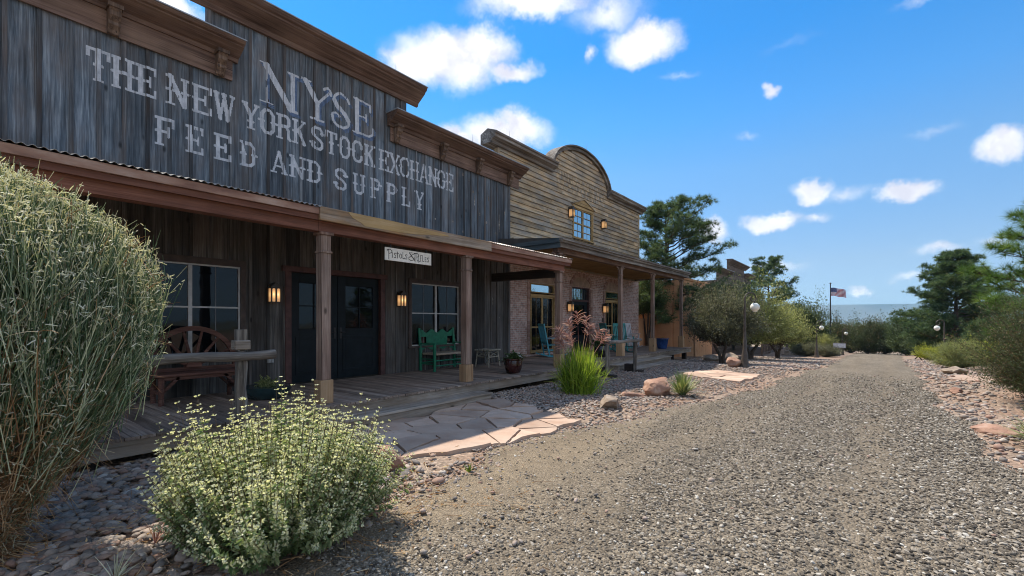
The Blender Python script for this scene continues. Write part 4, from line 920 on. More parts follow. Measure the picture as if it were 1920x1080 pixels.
def far_store():
    gz = H0(-8.5, 41)
    t = thing('far_store', 'brown wooden false front with three stepped parapets far down the street', 'store', (-8.5, 41, gz))
    X = -8.5; w = MB(121)
    for (a, c, tp) in ((35.2, 38.4, 5.4), (38.4, 44.2, 6.35), (44.2, 47.2, 5.75)):
        z = gz - .6
        while z < tp - .05:
            for (p, q, e, f) in subtract((a, z, c, min(z + .19, tp)), [(39.6, gz + .1, 40.8, gz + 2.4), (36.2, gz + 1, 37.8, gz + 2.3), (42, gz + 1, 44, gz + 2.3)]): w.box(X - .1, p, q, X + RNG.uniform(.0, .012), e, f - .008)
            z += .19
    w.build('wall', 'far_wood', t)
    for (a, c, tp) in ((34.9, 38.6, 5.4), (37.9, 44.7, 6.35), (44.2, 47.6, 5.75)): cornice(t, X + .015, a, c, tp - .32, tp + .02, .38, 'far_wood')
    for (a, c, z0, z1) in ((36.2, 37.8, gz + 1, gz + 2.3), (42, 44, gz + 1, gz + 2.3)): sash_window(t, X, a, c, z0, z1, 2, frame='red_trim')
    d = MB(122); d.box(X - .1, 39.6, gz + .1, X - .05, 40.8, gz + 2.4); d.build('door', 'door_black', t)
    b = MB(123); b.box(X - 8, 35.3, gz - .6, X - .12, 47.1, 4.6); b.build('rear_block', 'far_wood', t)
    dk = MB(124); dk.box(X, 34.9, gz - .1, -5.5, 47.6, gz + .30); dk.build('porch_deck', 'deck_wood', t)
    r = MB(125); r.prism([(-5.3, gz + 2.85), (-5.3, gz + 2.98), (X, gz + 3.35), (X, gz + 3.2)], 'y', 34.6, 48.0); r.build('porch_roof', 'roof_dark', t)
    rc = MB(126); rc.box(-5.30, 34.55, gz + 2.84, -5.24, 48.05, gz + 3.0); rc.build('fascia', 'peel_trim', t)
    for yy in (35, 38.1, 41.2, 44.3, 47.4):
        p = MB(127); p.box(-5.68, yy - .07, gz + .30, -5.54, yy + .07, gz + 2.86); p.build('porch_post', 'far_wood', t)
    rl = MB(128)
    rl.box(-5.64, 35, gz + 1.12, -5.56, 44.3, gz + 1.2); rl.box(-5.63, 35, gz + .45, -5.57, 44.3, gz + .51); y = 35.3
    while y < 44.2: rl.box(-5.62, y - .03, gz + .51, -5.58, y + .03, gz + 1.12); y += .28
    rl.build('porch_railing', 'far_wood', t)
    g2 = H0(-4.8, 46)
    for k in range(3): s = MB(129); s.box(-5.5 + .34 * k, 44.8, g2 - .2, -5.5 + .34 * (k + 1), 47.2, g2 + .36 - .12 * k); s.build('step', 'rim_wood', t)
far_store()
# ------------------------------------------------------------------ furniture on the porches
def hitching_rail(label, x, y0, y1, zr, tops, ext, r=.05, blocks=False):
    t = thing('hitching_rail', label, 'rail', (x, y1, H0(x, y1)), 0, 'log hitching rails')
    for i, (y, tp) in enumerate(((y0, tops[0]), (y1, tops[1]))):
        m = MB(int(y * 9) + i); g = H0(x, y); n = 9
        pts = [(x + .012 * math.sin(k * 1.7 + y), y + .01 * math.cos(k * 2.1 + y), g - .1 + (zr + .02 - g + .1) * k / n) for k in range(n + 1)]
        m.tube(pts, [r * 1.2 * (1 + .06 * math.sin(k * 2.3 + y)) for k in range(n + 1)], 10)
        if tp > zr + .1: m.box(x - .045, y - .055, zr + .03, x + .045, y + .055, tp)
        m.build('post', 'log_post', t, smooth=True)
        if tp > zr + .1: b = MB(i + 3); b.box(x - .07, y - .085, zr + .04, x + .07, y + .085, zr + .15); b.build('cap_block', 'rim_wood', t, bevel=.01)
        if blocks:
            b = MB(i); b.box(x - .32, y - .1, g - .05, x - .08, y + .1, g + .26); b.box(x + .06, y - .12, g - .05, x + .26, y + .1, g + .09); b.build('base_block', 'dark_timber', t, bevel=.006)
    m = MB(int(y0 * 13)); a, b = y0 - ext[0], y1 + ext[1]; n = 14
    m.tube([(x + .085 + .008 * math.sin(k * 1.3), a + (b - a) * k / n, zr - .03 + .010 * math.sin(k * .9)) for k in range(n + 1)], [r * (1 + .07 * math.sin(k * 1.9 + y0)) for k in range(n + 1)], 12)
    m.build('log_rail', 'log_grey', t, smooth=True)
hitching_rail('grey log hitching rail in front of the red wagon wheel bench', -5.9, .35, 2.3, 1.22, (1.4, 1.5), (.2, .36), .055)
hitching_rail('grey log hitching rail beside the steps of the brick house', -5.77, 11.8, 13.75, 1.03, (1.38, 1.05), (.1, .25), .05, True)

def wheel_bench():
    # back to the wall, faces +X
    t = thing('wagon_wheel_bench', 'red brown bench with half a wagon wheel for its back under the paired window', 'bench', (-8.45, 2.62, DECK))
    x0 = -8.72; y0, y1 = 2.02, 3.28; zs = .80; cy = (y0 + y1) / 2
    m = MB(201)
    for k in range(4): m.box(x0 + .13 * k + .05, y0, zs - .035, x0 + .13 * (k + 1) + .044, y1, zs + RNG.uniform(-.003, .003))
    m.build('seat', 'red_bench', t, bevel=.008)
    for yy in (y0 + .1, y1 - .1):
        for xx in (x0 + .1, x0 + .5):
            l = MB(int(yy * 10 + xx)); l.tube([(xx, yy, DECK), (xx, yy, zs - .036)], [.036, .042], 8); l.build('leg', 'red_bench', t, smooth=True)
    b = MB(203)
    for xx in (x0 + .1, x0 + .5):
        b.bar((xx, y0 + .1, zs - .28), (xx, y0 + .32, zs - .05), .04, .04); b.bar((xx, y1 - .1, zs - .28), (xx, y1 - .32, zs - .05), .04, .04); b.box(xx - .02, y0 + .1, zs - .09, xx + .02, y1 - .1, zs - .037)
    b.box(x0 + .1, y0 + .08, zs - .30, x0 + .5, y0 + .12, zs - .25); b.box(x0 + .1, y1 - .12, zs - .30, x0 + .5, y1 - .08, zs - .25)
    b.build('braces', 'red_bench', t)
    rim = MB(204); Rr = .66; zc = zs + .06; n = 26; xr = x0 + .08
    for k in range(n):
        a0, a1 = math.pi * k / n, math.pi * (k + 1) / n
        P = lambda r, a: (cy + r * math.cos(a), zc + r * math.sin(a))
        rim.prism([P(Rr - .075, a0), P(Rr, a0), P(Rr, a1), P(Rr - .075, a1)], 'x', xr - .03, xr + .03, rnd=.5)
    w = rim.build('wheel_rim', 'red_bench', t)
    for k in range(1, 7):
        a = math.pi * k / 7; s = MB(k); s.tube([(xr, cy + .09 * math.cos(a), zc + .09 * math.sin(a)), (xr, cy + (Rr - .07) * math.cos(a), zc + (Rr - .07) * math.sin(a))], [.028, .02], 8); s.build('spoke', 'red_bench', t, smooth=True)
    h = MB(205); h.prism([(cy + .11 * math.cos(math.pi * k / 10), zc + .11 * math.sin(math.pi * k / 10)) for k in range(11)], 'x', xr - .06, xr + .07); h.build('hub', 'red_bench', t)
    ar = MB(206); ar.box(x0 + .06, y0 - .03, zc - .055, x0 + .11, y1 + .03, zc - .002); ar.build('back_rail', 'red_bench', t)
    for yy in (y0 + .03, y1 - .03): ar = MB(206); ar.tube([(x0 + .5, yy, zs), (x0 + .5, yy, zs + .24)], .025, 8); ar.box(x0 + .05, yy - .035, zs + .24, x0 + .58, yy + .035, zs + .275); ar.build('armrest', 'red_bench', t)
wheel_bench()

def green_bench():
    t = thing('settee_bench', 'green painted settee with scalloped back and rush seat beside the porch post', 'bench', (-8.7, 8.32, DECK), 0, local=True)
    W, D_ = 1.20, .52; hw = W / 2
    for yy in (-hw, hw):
        m = MB(1); m.tube([(-D_ / 2, yy, 0), (-D_ / 2, yy, .5), (-D_ / 2 - .07, yy, 1.08)], [.038, .042, .036], 10); m.build('back_post', 'bench_green', t, smooth=True)
        m = MB(2); m.tube([(D_ / 2, yy, 0), (D_ / 2, yy, .68)], [.034, .04], 10); m.build('leg', 'bench_green', t, smooth=True)
        m = MB(3); m.bar((-D_ / 2 - .03, yy, .68), (D_ / 2 + .05, yy, .69), .07, .035); m.build('armrest', 'bench_green', t, bevel=.008)
    s = MB(4); s.box(-D_ / 2 + .01, -hw + .045, .40, D_ / 2 + .02, hw - .045, .455); s.build('seat', 'rush_seat', t, bevel=.02)
    b = MB(5)
    top = [(-hw + .04 + (W - .08) * k / 40, 1.0 + .045 * math.cos(k / 40 * 6 * math.pi)) for k in range(41)]
    b.prism([(-hw + .04, .86)] + [(-hw + .3, .845), (hw - .3, .845)] + [(hw - .04, .86)] + top[::-1], 'x', -D_ / 2 - .07, -D_ / 2 - .04)
    bot = [(-hw + .04 + (W - .08) * k / 40, .545 - .03 * math.cos(k / 40 * 6 * math.pi)) for k in range(41)]
    b.prism(bot + [(hw - .04, .65), (-hw + .04, .65)], 'x', -D_ / 2 - .045, -D_ / 2 - .015); b.build('back_rails', 'bench_green', t)
    sl = MB(6); sl.prism([(-.37, .64), (.37, .64), (.37, .87), (-.37, .87)], 'x', -D_ / 2 - .056, -D_ / 2 - .042); sl.build('back_panel', 'bench_green', t)
    st = MB(7)
    for zz in (.14, .27): st.tube([(D_ / 2, -hw, zz), (D_ / 2, hw, zz)], .016, 8)
    for yy in (-hw, hw):
        for zz in (.18, .30): st.tube([(-D_ / 2, yy, zz), (D_ / 2, yy, zz)], .015, 8)
    st.tube([(-D_ / 2, -hw, .2), (-D_ / 2, hw, .2)], .016, 8); st.build('stretchers', 'bench_green', t, smooth=True)
green_bench()

def twig_table():
    t = thing('twig_table', 'small weathered twig table to the right of the green settee', 'table', (-8.35, 9.62, DECK), R(4), local=True)
    m = MB(1)
    for k in range(9): m.tube([(-.24 + .06 * k, -.27, .46), (-.24 + .06 * k, .27, .46)], .022, 7)
    m.build('table_top', 'willow_wood', t, smooth=True)
    for sx in (-1, 1):
        for sy in (-1, 1):
            l = MB(2); l.tube([(sx * .23, sy * .26, 0), (sx * .19, sy * .21, .45)], [.018, .022], 7); l.build('leg', 'willow_wood', t, smooth=True)
    b = MB(3)
    for s in (-1, 1):
        b.tube([(s * .21, -.23, .27), (s * .21, .23, .27)], .013, 6); b.tube([(-.21, s * .23, .27), (.21, s * .23, .27)], .013, 6)
        b.tube([(s * .205, -.22, .28), (s * .205, .22, .42)], .009, 6); b.tube([(s * .207, -.22, .42), (s * .207, .22, .28)], .009, 6)
        b.tube([(-.2, s * .222, .28), (.2, s * .222, .42)], .009, 6); b.tube([(-.2, s * .224, .42), (.2, s * .224, .28)], .009, 6)
    b.build('cross_braces', 'willow_wood', t, smooth=True)
twig_table()

def rocking_chair(label, loc, rz, mat):
    """faces local +X"""
    t = thing('rocking_chair', label, 'chair', loc, rz, 'porch rocking chairs', local=True); hw = .27
    for s in (-1, 1):
        y = s * hw
        m = MB(1); n = 14
        pts = [(-.52 + 1.0 * k / n, y, .02 + .11 * ((k / n - .52) / .5) ** 2) for k in range(n + 1)]
        for a, b in zip(pts[:-1], pts[1:]): m.bar(a, b, .03, .035)
        m.build('rocker', mat, t)
        m = MB(2); m.bar((.24, y, .05), (.24, y, .64), .04, .04); m.build('leg', mat, t)
        m = MB(3); m.bar((-.20, y, .05), (-.42, y, 1.16), .04, .045); m.build('back_post', mat, t)
        m = MB(4); m.bar((-.32, y, .645), (.32, y, .665), .085, .025); m.build('armrest', mat, t, bevel=.005)
    s = MB(5)
    for k in range(6): s.box(-.24 + .085 * k, -hw + .01, .405 + .006 * k, -.165 + .085 * k, hw - .01, .428 + .006 * k)
    s.build('seat', mat, t)
    b = MB(6); B = lambda z: -.20 - .22 * (z - .05) / 1.11
    b.bar((B(1.12), -hw, 1.12), (B(1.12), hw, 1.12), .03, .10); b.bar((B(.5), -hw, .5), (B(.5), hw, .5), .03, .06)
    for k in range(6): y = -hw + .075 + .078 * k; b.bar((B(.5), y, .5), (B(1.1), y, 1.1), .05, .014, up=(1, 0, 0))
    b.build('backrest', mat, t)
    st = MB(7); st.bar((.24, -hw, .2), (.24, hw, .2), .025, .03); st.bar((-.235, -hw, .22), (-.235, hw, .22), .025, .03)
    for q in (-1, 1): st.bar((-.23, q * hw, .24), (.24, q * hw, .24), .02, .03)
    st.build('stretchers', mat, t)
    return t
rocking_chair('light blue rocking chair on the brick porch nearest the corrugated roof', (-8.75, 13.55, DECK), R(55), 'teal')
rocking_chair('teal rocking chair beside the right hand arched window, seen edge on', (-8.9, 18.55, DECK), R(55), 'teal_green')
rocking_chair('teal rocking chair standing in front of the white rocker', (-7.65, 17.15, DECK), R(-35), 'teal_green')
rocking_chair('white rocking chair against the brick at the end of the porch', (-8.75, 20.35, DECK), R(-28), 'white_paint')

# ------------------------------------------------------------------ foliage generators
def rand_dirs(n, rg): return unit(rg.normal(size=(n, 3)))
def needles(mb, P, Dr, n, length, width, spread, rg, mi=0):
    m = len(P); P = np.repeat(P, n, 0); Dr = np.repeat(Dr, n, 0); r = np.repeat(rg.random(m), n) * .65 + rg.random(m * n) * .35
    d = unit(Dr * (1 - spread) + rand_dirs(m * n, rg) * spread); L = length * (.6 + .5 * rg.random((m * n, 1)))
    e = unit(np.cross(d, rand_dirs(m * n, rg))) * (width / 2)
    V = np.stack([P - e, P + e, P + d * L], 1).reshape(-1, 3); mb.add(V, np.arange(m * n * 3).reshape(-1, 3), mi, r)
def leaves(mb, P, Dr, length, width, rg, mi=0, rnd=None, droop=0):
    m = len(P); d = unit(Dr); L = length * (.6 + .7 * rg.random((m, 1))); e = unit(np.cross(d, rand_dirs(m, rg))) * width * (L / length) / 2
    nrm = np.cross(d, unit(e)) * L * .12
    V = np.stack([P, P + d * L * .45 - e + nrm, P + d * L - np.array([0, 0, 1]) * L * droop, P + d * L * .45 + e + nrm], 1).reshape(-1, 3)
    mb.add(V, np.arange(m * 4).reshape(-1, 4), mi, rg.random(m) if rnd is None else rnd)
def stems(mb, PTS, RAD, rg, mi=0, sides=3, rnd=None):
    """PTS (m,k,3), RAD (k,) or (m,k)"""
    m, k, _ = PTS.shape; RAD = np.broadcast_to(RAD, (m, k))
    d = unit(PTS[:, -1] - PTS[:, 0]); e = unit(np.cross(d, rand_dirs(m, rg))); f = np.cross(d, e)
    ang = np.arange(sides) * 2 * np.pi / sides
    ring = e[:, None] * np.cos(ang)[None, :, None] + f[:, None] * np.sin(ang)[None, :, None]
    V = PTS[:, :, None] + ring[:, None] * RAD[:, :, None, None]
    idx = np.arange(m * k * sides).reshape(m, k, sides); nx = np.roll(idx, -1, 2)
    F = np.stack([idx[:, :-1], nx[:, :-1], nx[:, 1:], idx[:, 1:]], -1).reshape(-1, 4)
    r = (rg.random(m) if rnd is None else rnd); per = np.repeat(r, (k - 1) * sides)
    mm = mi if np.isscalar(mi) else np.tile(np.repeat(np.asarray(mi), sides), m)
    mb.add(V.reshape(-1, 3), F, mm, per)
def curve(base, d0, L, k, sag, rg, wob=.05):
    """m bent stems from base along d0, sagging under weight"""
    m = len(base); t = np.linspace(0, 1, k)[None, :, None]; L = L.reshape(m, 1, 1)
    P = base[:, None] + d0[:, None] * L * t
    P[:, :, 2] -= (np.broadcast_to(np.asarray(sag).reshape(-1, 1), (m, 1)) * L[:, :, 0] * t[:, :, 0] ** 2)
    w = rg.normal(size=(m, 1, 3)) * wob * L
    return P + w * (t ** 2) * (1 - .3 * t)

def pine(name, label, loc, h, rad, seed, lean=(0, 0), base=.22, bulge=.35, tuft=.17, needle_mat='pine_needle', nn=26, nw=.014, limbs=62, group='pine trees', cat='pine tree', asym=(1, 0, 0), shape=None, dens=1.0, tr=.16, clump=.36, cl_n=13):
    rg = np.random.default_rng(seed); t = thing(name, label, cat, loc, 0, group); o = np.array(loc)
    tk = MB(seed); n = 9
    tp = [o + np.array([lean[0] * q * q * h + .05 * math.sin(q * 5 + seed), lean[1] * q * q * h + .05 * math.cos(q * 4 + seed), q * h * .97 - (.15 if q == 0 else 0)]) for q in np.linspace(0, 1, n)]
    tk.tube(tp, [max(tr * (1 - q) ** .8, .018) * (1.25 if q == 0 else 1) for q in np.linspace(0, 1, n)], 10)
    TP = np.array(tp); qs = np.linspace(0, 1, n); P = []; Dd = []
    for i in range(limbs):
        q = base + (1 - base) * ((i + rg.random()) / limbs) ** .9
        if q > .985: q = .985
        b = np.array([np.interp(q, qs, TP[:, c]) for c in range(3)])
        s = (q - base) / (1 - base); prof = shape(s) if shape else min(1, (s + .12) / bulge) * (1 - s) ** .62 + .06
        az = i * 2.39996 + rg.normal() * .4; dx, dy = math.cos(az), math.sin(az)
        L = rad * prof * rg.uniform(.62, 1.12) * (1 + asym[2] * (dx * asym[0] + dy * asym[1]))
        rise = -.05 + .65 * s + rg.normal() * .10; d = np.array([dx, dy, rise]); k = 6; tt = np.linspace(0, 1, k)
        pts = [b + d * L * u + np.array([0, 0, (.28 * u * u - .16 * u) * L * (1 - s)]) + rg.normal(size=3) * .02 * L for u in tt]
        tk.tube(pts, [max(.045 * (L / rad + .2) * (1 - u) * (tr / .16), .008) for u in tt], 5, cap=False)
        pts = np.array(pts); nb = int((4 + L * 6) * dens)
        for j in range(nb):
            u = .28 + .72 * (j + rg.random()) / nb; p = np.array([np.interp(u, tt, pts[:, c]) for c in range(3)])
            sd = (-1) ** j; lat = np.array([-dy, dx, 0]) * sd; bl = L * (.12 + .30 * (1 - u)) * rg.uniform(.5, 1.2) + .10
            bd = unit(lat * rg.uniform(.5, 1) + d * .7 + np.array([0, 0, rg.uniform(-.1, 1.1)])); e = p + bd * bl
            if bl > .25: tk.tube([p, p + bd * bl * .6, e], [.010, .008, .004], 3, cap=False)
            nt = max(1, int(bl / (tuft * .75)))
            for a in range(nt):
                f = (a + 1) / nt; P.append(p + bd * bl * f); Dd.append(unit(bd * .7 + np.array([0, 0, .6])))
        for u in ((.5, .72, .9, 1.0) if L > .9 else (.7, 1.0)):
            c = np.array([np.interp(u, tt, pts[:, q2]) for q2 in range(3)]) + rg.normal(size=3) * .06 * L; cr_ = rg.uniform(.75, 1.25) * clump; k2 = int(cl_n * rg.uniform(.7, 1.3))
            v = rand_dirs(k2, rg); v[:, 2] = np.abs(v[:, 2]) * .9 - .12
            for w in v: P.append(c + w * cr_ * rg.uniform(.35, 1.0) * np.array([1, 1, .75])); Dd.append(unit(w + np.array([0, 0, .7])))
        P.append(pts[-1]); Dd.append(unit(d + np.array([0, 0, .3])))
    tk.build('trunk', 'bark', t, smooth=True)
    cr = MB(seed + 1); needles(cr, np.array(P), np.array(Dd), nn, tuft, nw, .62, rg); cr.build('crown', needle_mat, t)
    return t

def bush(name, label, loc, rx, ry, h, seed, mat, n=220, per=46, ls=.035, lw=.016, group=None, cat='shrub', stem='stem_brown', up=.7, clump=.16, trunk=0.0, sag=.12, open_=0.0, needle=False, top=None, stem_r=.012, wob=.09):
    """stems fan out from the base; leaves gather in clumps on their outer parts"""
    rg = np.random.default_rng(seed); t = thing(name, label, cat, loc, 0, group); o = np.array(loc, float)
    az = rg.random(n) * 2 * np.pi; el = np.arccos(1 - rg.random(n) * (1 - math.cos(math.pi * .5 * (1 - .15 * up)))) ; el = np.maximum(el, .02)
    rr = (.45 + .55 * rg.random(n) ** .45); lump = 1 + .18 * np.sin(az * 3 + seed) * np.sin(el * 4 + seed * 2) + .10 * np.sin(az * 7 + seed * 3)
    end = np.stack([rx * np.sin(el) * np.cos(az), ry * np.sin(el) * np.sin(az), (h - trunk) * np.cos(el) ** .8], 1) * (rr * lump)[:, None] + np.array([0, 0, trunk])
    st = o + np.stack([rg.normal(size=n) * .05 * rx, rg.normal(size=n) * .05 * ry, np.full(n, trunk)], 1)
    d = end + o - st; L = np.linalg.norm(d, axis=1); S = curve(st, unit(d), L, 5, np.full(n, -.05 * 0), rg, wob)
    sm = MB(seed); stems(sm, S, np.array([1, .8, .6, .4, .2]) * stem_r, rg)
    if trunk > .05:
        for q in range(3):
            a = rg.random() * 6.28; sm.tube([o + (.02 * math.cos(a), .02 * math.sin(a), -.1), o + (.10 * math.cos(a), .10 * math.sin(a), trunk * .5), o + (.22 * rx * math.cos(a), .22 * ry * math.sin(a), trunk * 1.1)], [.055 * max(rx, .6), .04 * max(rx, .6), .028 * max(rx, .6)], 7)
    sm.build('branches' if trunk <= .05 else 'trunk', 'bark' if trunk > .05 else stem, t, smooth=trunk > .05)
    u = .35 + .65 * rg.random((n, per)) ** .7; i = np.clip((u * 4).astype(int), 0, 3); f = (u * 4 - i)[..., None]
    ar = np.arange(n)[:, None]; p = S[ar, i] * (1 - f) + S[ar, i + 1] * f
    p = p + rg.normal(size=p.shape) * clump * (.35 + u[..., None] * .65) * np.array([rx, ry, h * .5]) * .5
    p = p.reshape(-1, 3); p[:, 2] = np.maximum(p[:, 2], o[2] + .02)
    dd = unit(rand_dirs(len(p), rg) + np.repeat(unit(d), per, 0) * .6 + np.array([0, 0, .3]))
    r = np.repeat(rg.random(n), per) * .5 + rg.random(n * per) * .5
    lf = MB(seed + 5)
    if needle: needles(lf, p, dd, 4, ls, lw, .45, rg)
    else: leaves(lf, p, dd, ls, lw, rg, rnd=r)
    lf.build('foliage' if trunk <= .05 else 'crown', mat, t)
    return t

# ------------------------------------------------------------------ the two shrubs in front
def broom(loc, k=1.0, n=15000, seed=301):
    rg = np.random.default_rng(seed); t = thing('broom_shrub', 'huge grassy broom shrub with pale seed tips and dry brown lower stems', 'shrub', loc); o = np.array(loc)
    az = rg.random(n) * 2 * np.pi; z = 2.66 * rg.beta(1.45, 1.0, n)
    pr = np.interp(z, [0, .3, .8, 1.25, 1.6, 1.9, 2.2, 2.40, 2.56, 2.68], [.22, .40, .86, 1.16, 1.27, 1.28, 1.14, .86, .50, .0]) * k
    sh = 1 + .05 * np.sin(az * 4 + 1 + z) + .05 * np.sin(az * 9 + z * 3); q = rg.random(n); lump = 1 + .10 * np.sin(az * 5 + z * 2.1) * np.sin(z * 4.3 + az * 2); R_ = (.50 + .50 * q ** .45) * sh * lump * np.where(rg.random(n) < .10, rg.uniform(1.0, 1.20, n), 1)
    tip = np.stack([pr * R_ * np.cos(az), pr * R_ * np.sin(az), z * (.93 + .07 * R_)], 1); low = z / 2.66
    up = np.stack([np.zeros(n), np.zeros(n), np.ones(n)], 1); rad = np.stack([np.cos(az), np.sin(az), np.zeros(n)], 1)
    d = unit(up + rad * (.22 + 1.0 * np.clip(1 - low * 1.35, 0, 1))[:, None] + rg.normal(size=(n, 3)) * .15); L = rg.uniform(.28, .72, n)
    base = tip - d * L[:, None]; base[:, 2] = np.maximum(base[:, 2], .0); d2 = unit(tip - base)
    S = curve(o + base, d2, np.linalg.norm(tip - base, axis=1), 5, -.03 + .16 * np.clip(1 - low * 2, 0, 1), rg, .05)
    latv = tip[:, 0] * .789 + tip[:, 1] * .614
    dry = rg.random(n) < np.clip(1.55 - low * 2.05 - latv * .55 + .18 * np.sin(az * 5), .03, .94)
    g = MB(seed); gs = S[~dry]; stems(g, gs, np.array([.0031, .0030, .0027, .0023, .0015]), rg, mi=0, sides=3)
    m = len(gs)
    for rep in range(2):
        u = rg.integers(1, 4, m); b = gs[np.arange(m), u]; dd = unit(unit(gs[:, 4] - gs[:, 0]) + rg.normal(size=(m, 3)) * .26); l = rg.uniform(.08, .24, m)
        stems(g, curve(b, dd, l, 3, 0, rg, .05), np.array([.0024, .0021, .0012]), rg, mi=np.array([0, 1 if rep else 0]))
    gm = g
    # pale curled seed heads near the tips of the upper stems
    sd = MB(seed + 1); sel = (rg.random(n) < .55 + .45 * np.clip(low * 1.8 - .75, 0, 1)) & (R_ > .66); T = S[sel][:, 4]; m = len(T)
    for rep in range(2):
        dd = unit(rg.normal(size=(m, 3)) + np.array([0, 0, .9])); stems(sd, curve(T + rg.normal(size=(m, 3)) * .012, dd, rg.uniform(.015, .06, m), 3, .3, rg, .25), np.array([.0030, .0036, .0022]), rg)
    sd.build('seed_tips', 'broom_tip', t)
    dr = MB(seed + 2); ds = S[dry]; stems(dr, ds, np.array([.0034, .0032, .0028, .0024, .0014]), rg)
    m = len(ds)
    for rep in range(2):
        u = rg.integers(1, 5, m); b = ds[np.arange(m), u]; dd = unit(rg.normal(size=(m, 3)) + np.array([0, 0, .25])); stems(dr, curve(b, dd, rg.uniform(.08, .26, m), 4, .2, rg, .2), np.array([.0026, .0023, .0018, .001]), rg)
    dr.build('dry_stems', 'broom_dry', t)
    wd = MB(seed + 3); m = 60; a = rg.random(m) * 6.28; e = rg.uniform(.10, .62, m); dd = np.stack([np.sin(e) * np.cos(a), np.sin(e) * np.sin(a), np.cos(e)], 1); stems(wd, curve(np.repeat(o[None], m, 0), dd, rg.uniform(.6, 1.3, m), 6, .05, rg, .1), np.linspace(.02, .006, 6), rg, sides=5); wd.build('woody_base', 'stem_brown', t)
    # long loose stems standing clear of the outline
    m = 70; i = rg.choice(np.where(low > .35)[0], m); b = o + tip[i] * .93; dd = unit(rad[i] * .5 + up[i] * .8 + rg.normal(size=(m, 3)) * .25); stems(gm, curve(b, dd, rg.uniform(.12, .36, m), 5, .02, rg, .08), np.linspace(.0034, .0016, 5), rg, mi=1); gm.build('green_stems', ['broom_green', 'broom_tip'], t)
broom((-4.70, .17, 0), .735)

def sage(loc, rx, ry, h, n=1050, seed=331):
    rg = np.random.default_rng(seed); t = thing('leafy_shrub', 'rounded leafy shrub with whorled pale green seed spikes in front of the porch', 'shrub', loc); o = np.array(loc)
    az = rg.random(n) * 2 * np.pi; el = np.arccos(1 - rg.random(n) * .93); sh = 1 + .15 * np.sin(az * 3 + .5) * np.sin(el * 3) + .09 * np.sin(az * 7 + el * 5) + .05 * np.sin(az * 13 - el * 9)
    R_ = (.56 + .44 * rg.random(n) ** .5) * sh * np.where(rg.random(n) < .07, 1.07, 1)
    tip = np.stack([rx * np.sin(el) ** .85 * np.cos(az), ry * np.sin(el) ** .85 * np.sin(az), h * np.cos(el) ** .55 + .05], 1) * R_[:, None]; tip[:, 2] = np.maximum(tip[:, 2], .12)
    base = tip * np.array([.35, .35, .0]); mid = tip * np.array([.8, .8, .45]) + rg.normal(size=(n, 3)) * .03
    k = 9; tt = np.linspace(0, 1, k)[None, :, None]; S = o + base[:, None] * (1 - tt) ** 2 + 2 * mid[:, None] * tt * (1 - tt) + tip[:, None] * tt ** 2
    s = MB(seed); stems(s, S, np.linspace(.0045, .0016, k), rg); s.build('stems', 'stem_brown', t)
    lf = MB(seed + 1); rs = rg.random(n)
    for j in range(26):
        u = .22 + .62 * (j / 26) + rg.random(n) * .02; i = np.clip((u * (k - 1)).astype(int), 0, k - 2); f = (u * (k - 1) - i)[:, None]; p = S[np.arange(n), i] * (1 - f) + S[np.arange(n), i + 1] * f
        ax = unit(S[:, -1] - S[:, 4]); sd = unit(np.cross(ax, rand_dirs(n, rg))); dd = unit(sd + ax * .45 + np.array([0, 0, -.1])); leaves(lf, p, dd, .044, .019, rg, rnd=np.clip(rs * .55 + rg.random(n) * .45, 0, .94) + (rg.random(n) < .012) * .06, droop=.2)
        if j % 2: leaves(lf, p, unit(-sd + ax * .5), .034, .015, rg, rnd=np.clip(rs * .55 + rg.random(n) * .4, 0, .93))
    lf.build('foliage', 'sage_leaf', t)
    sd_ = MB(seed + 2)   # whorls of seed heads up the last part of each stem
    for w in range(7):
        u = .68 + .053 * w; i = np.clip((np.full(n, u) * (k - 1)).astype(int), 0, k - 2); f = (u * (k - 1) - i)[:, None]; p = S[np.arange(n), i] * (1 - f) + S[np.arange(n), i + 1] * f
        ax = unit(S[:, -1] - S[:, -3]); keep = rg.random(n) < .85
        for q in range(6):
            sd = unit(np.cross(ax, rand_dirs(n, rg))); dd = unit(sd + ax * .55)
            leaves(sd_, (p + sd * .004)[keep], dd[keep], (.028 - .002 * w), .013, rg)
    sd_.build('seed_spikes', 'sage_seed', t)
sage((-3.43, 1.60, 0), .94, .83, .95, 1350)
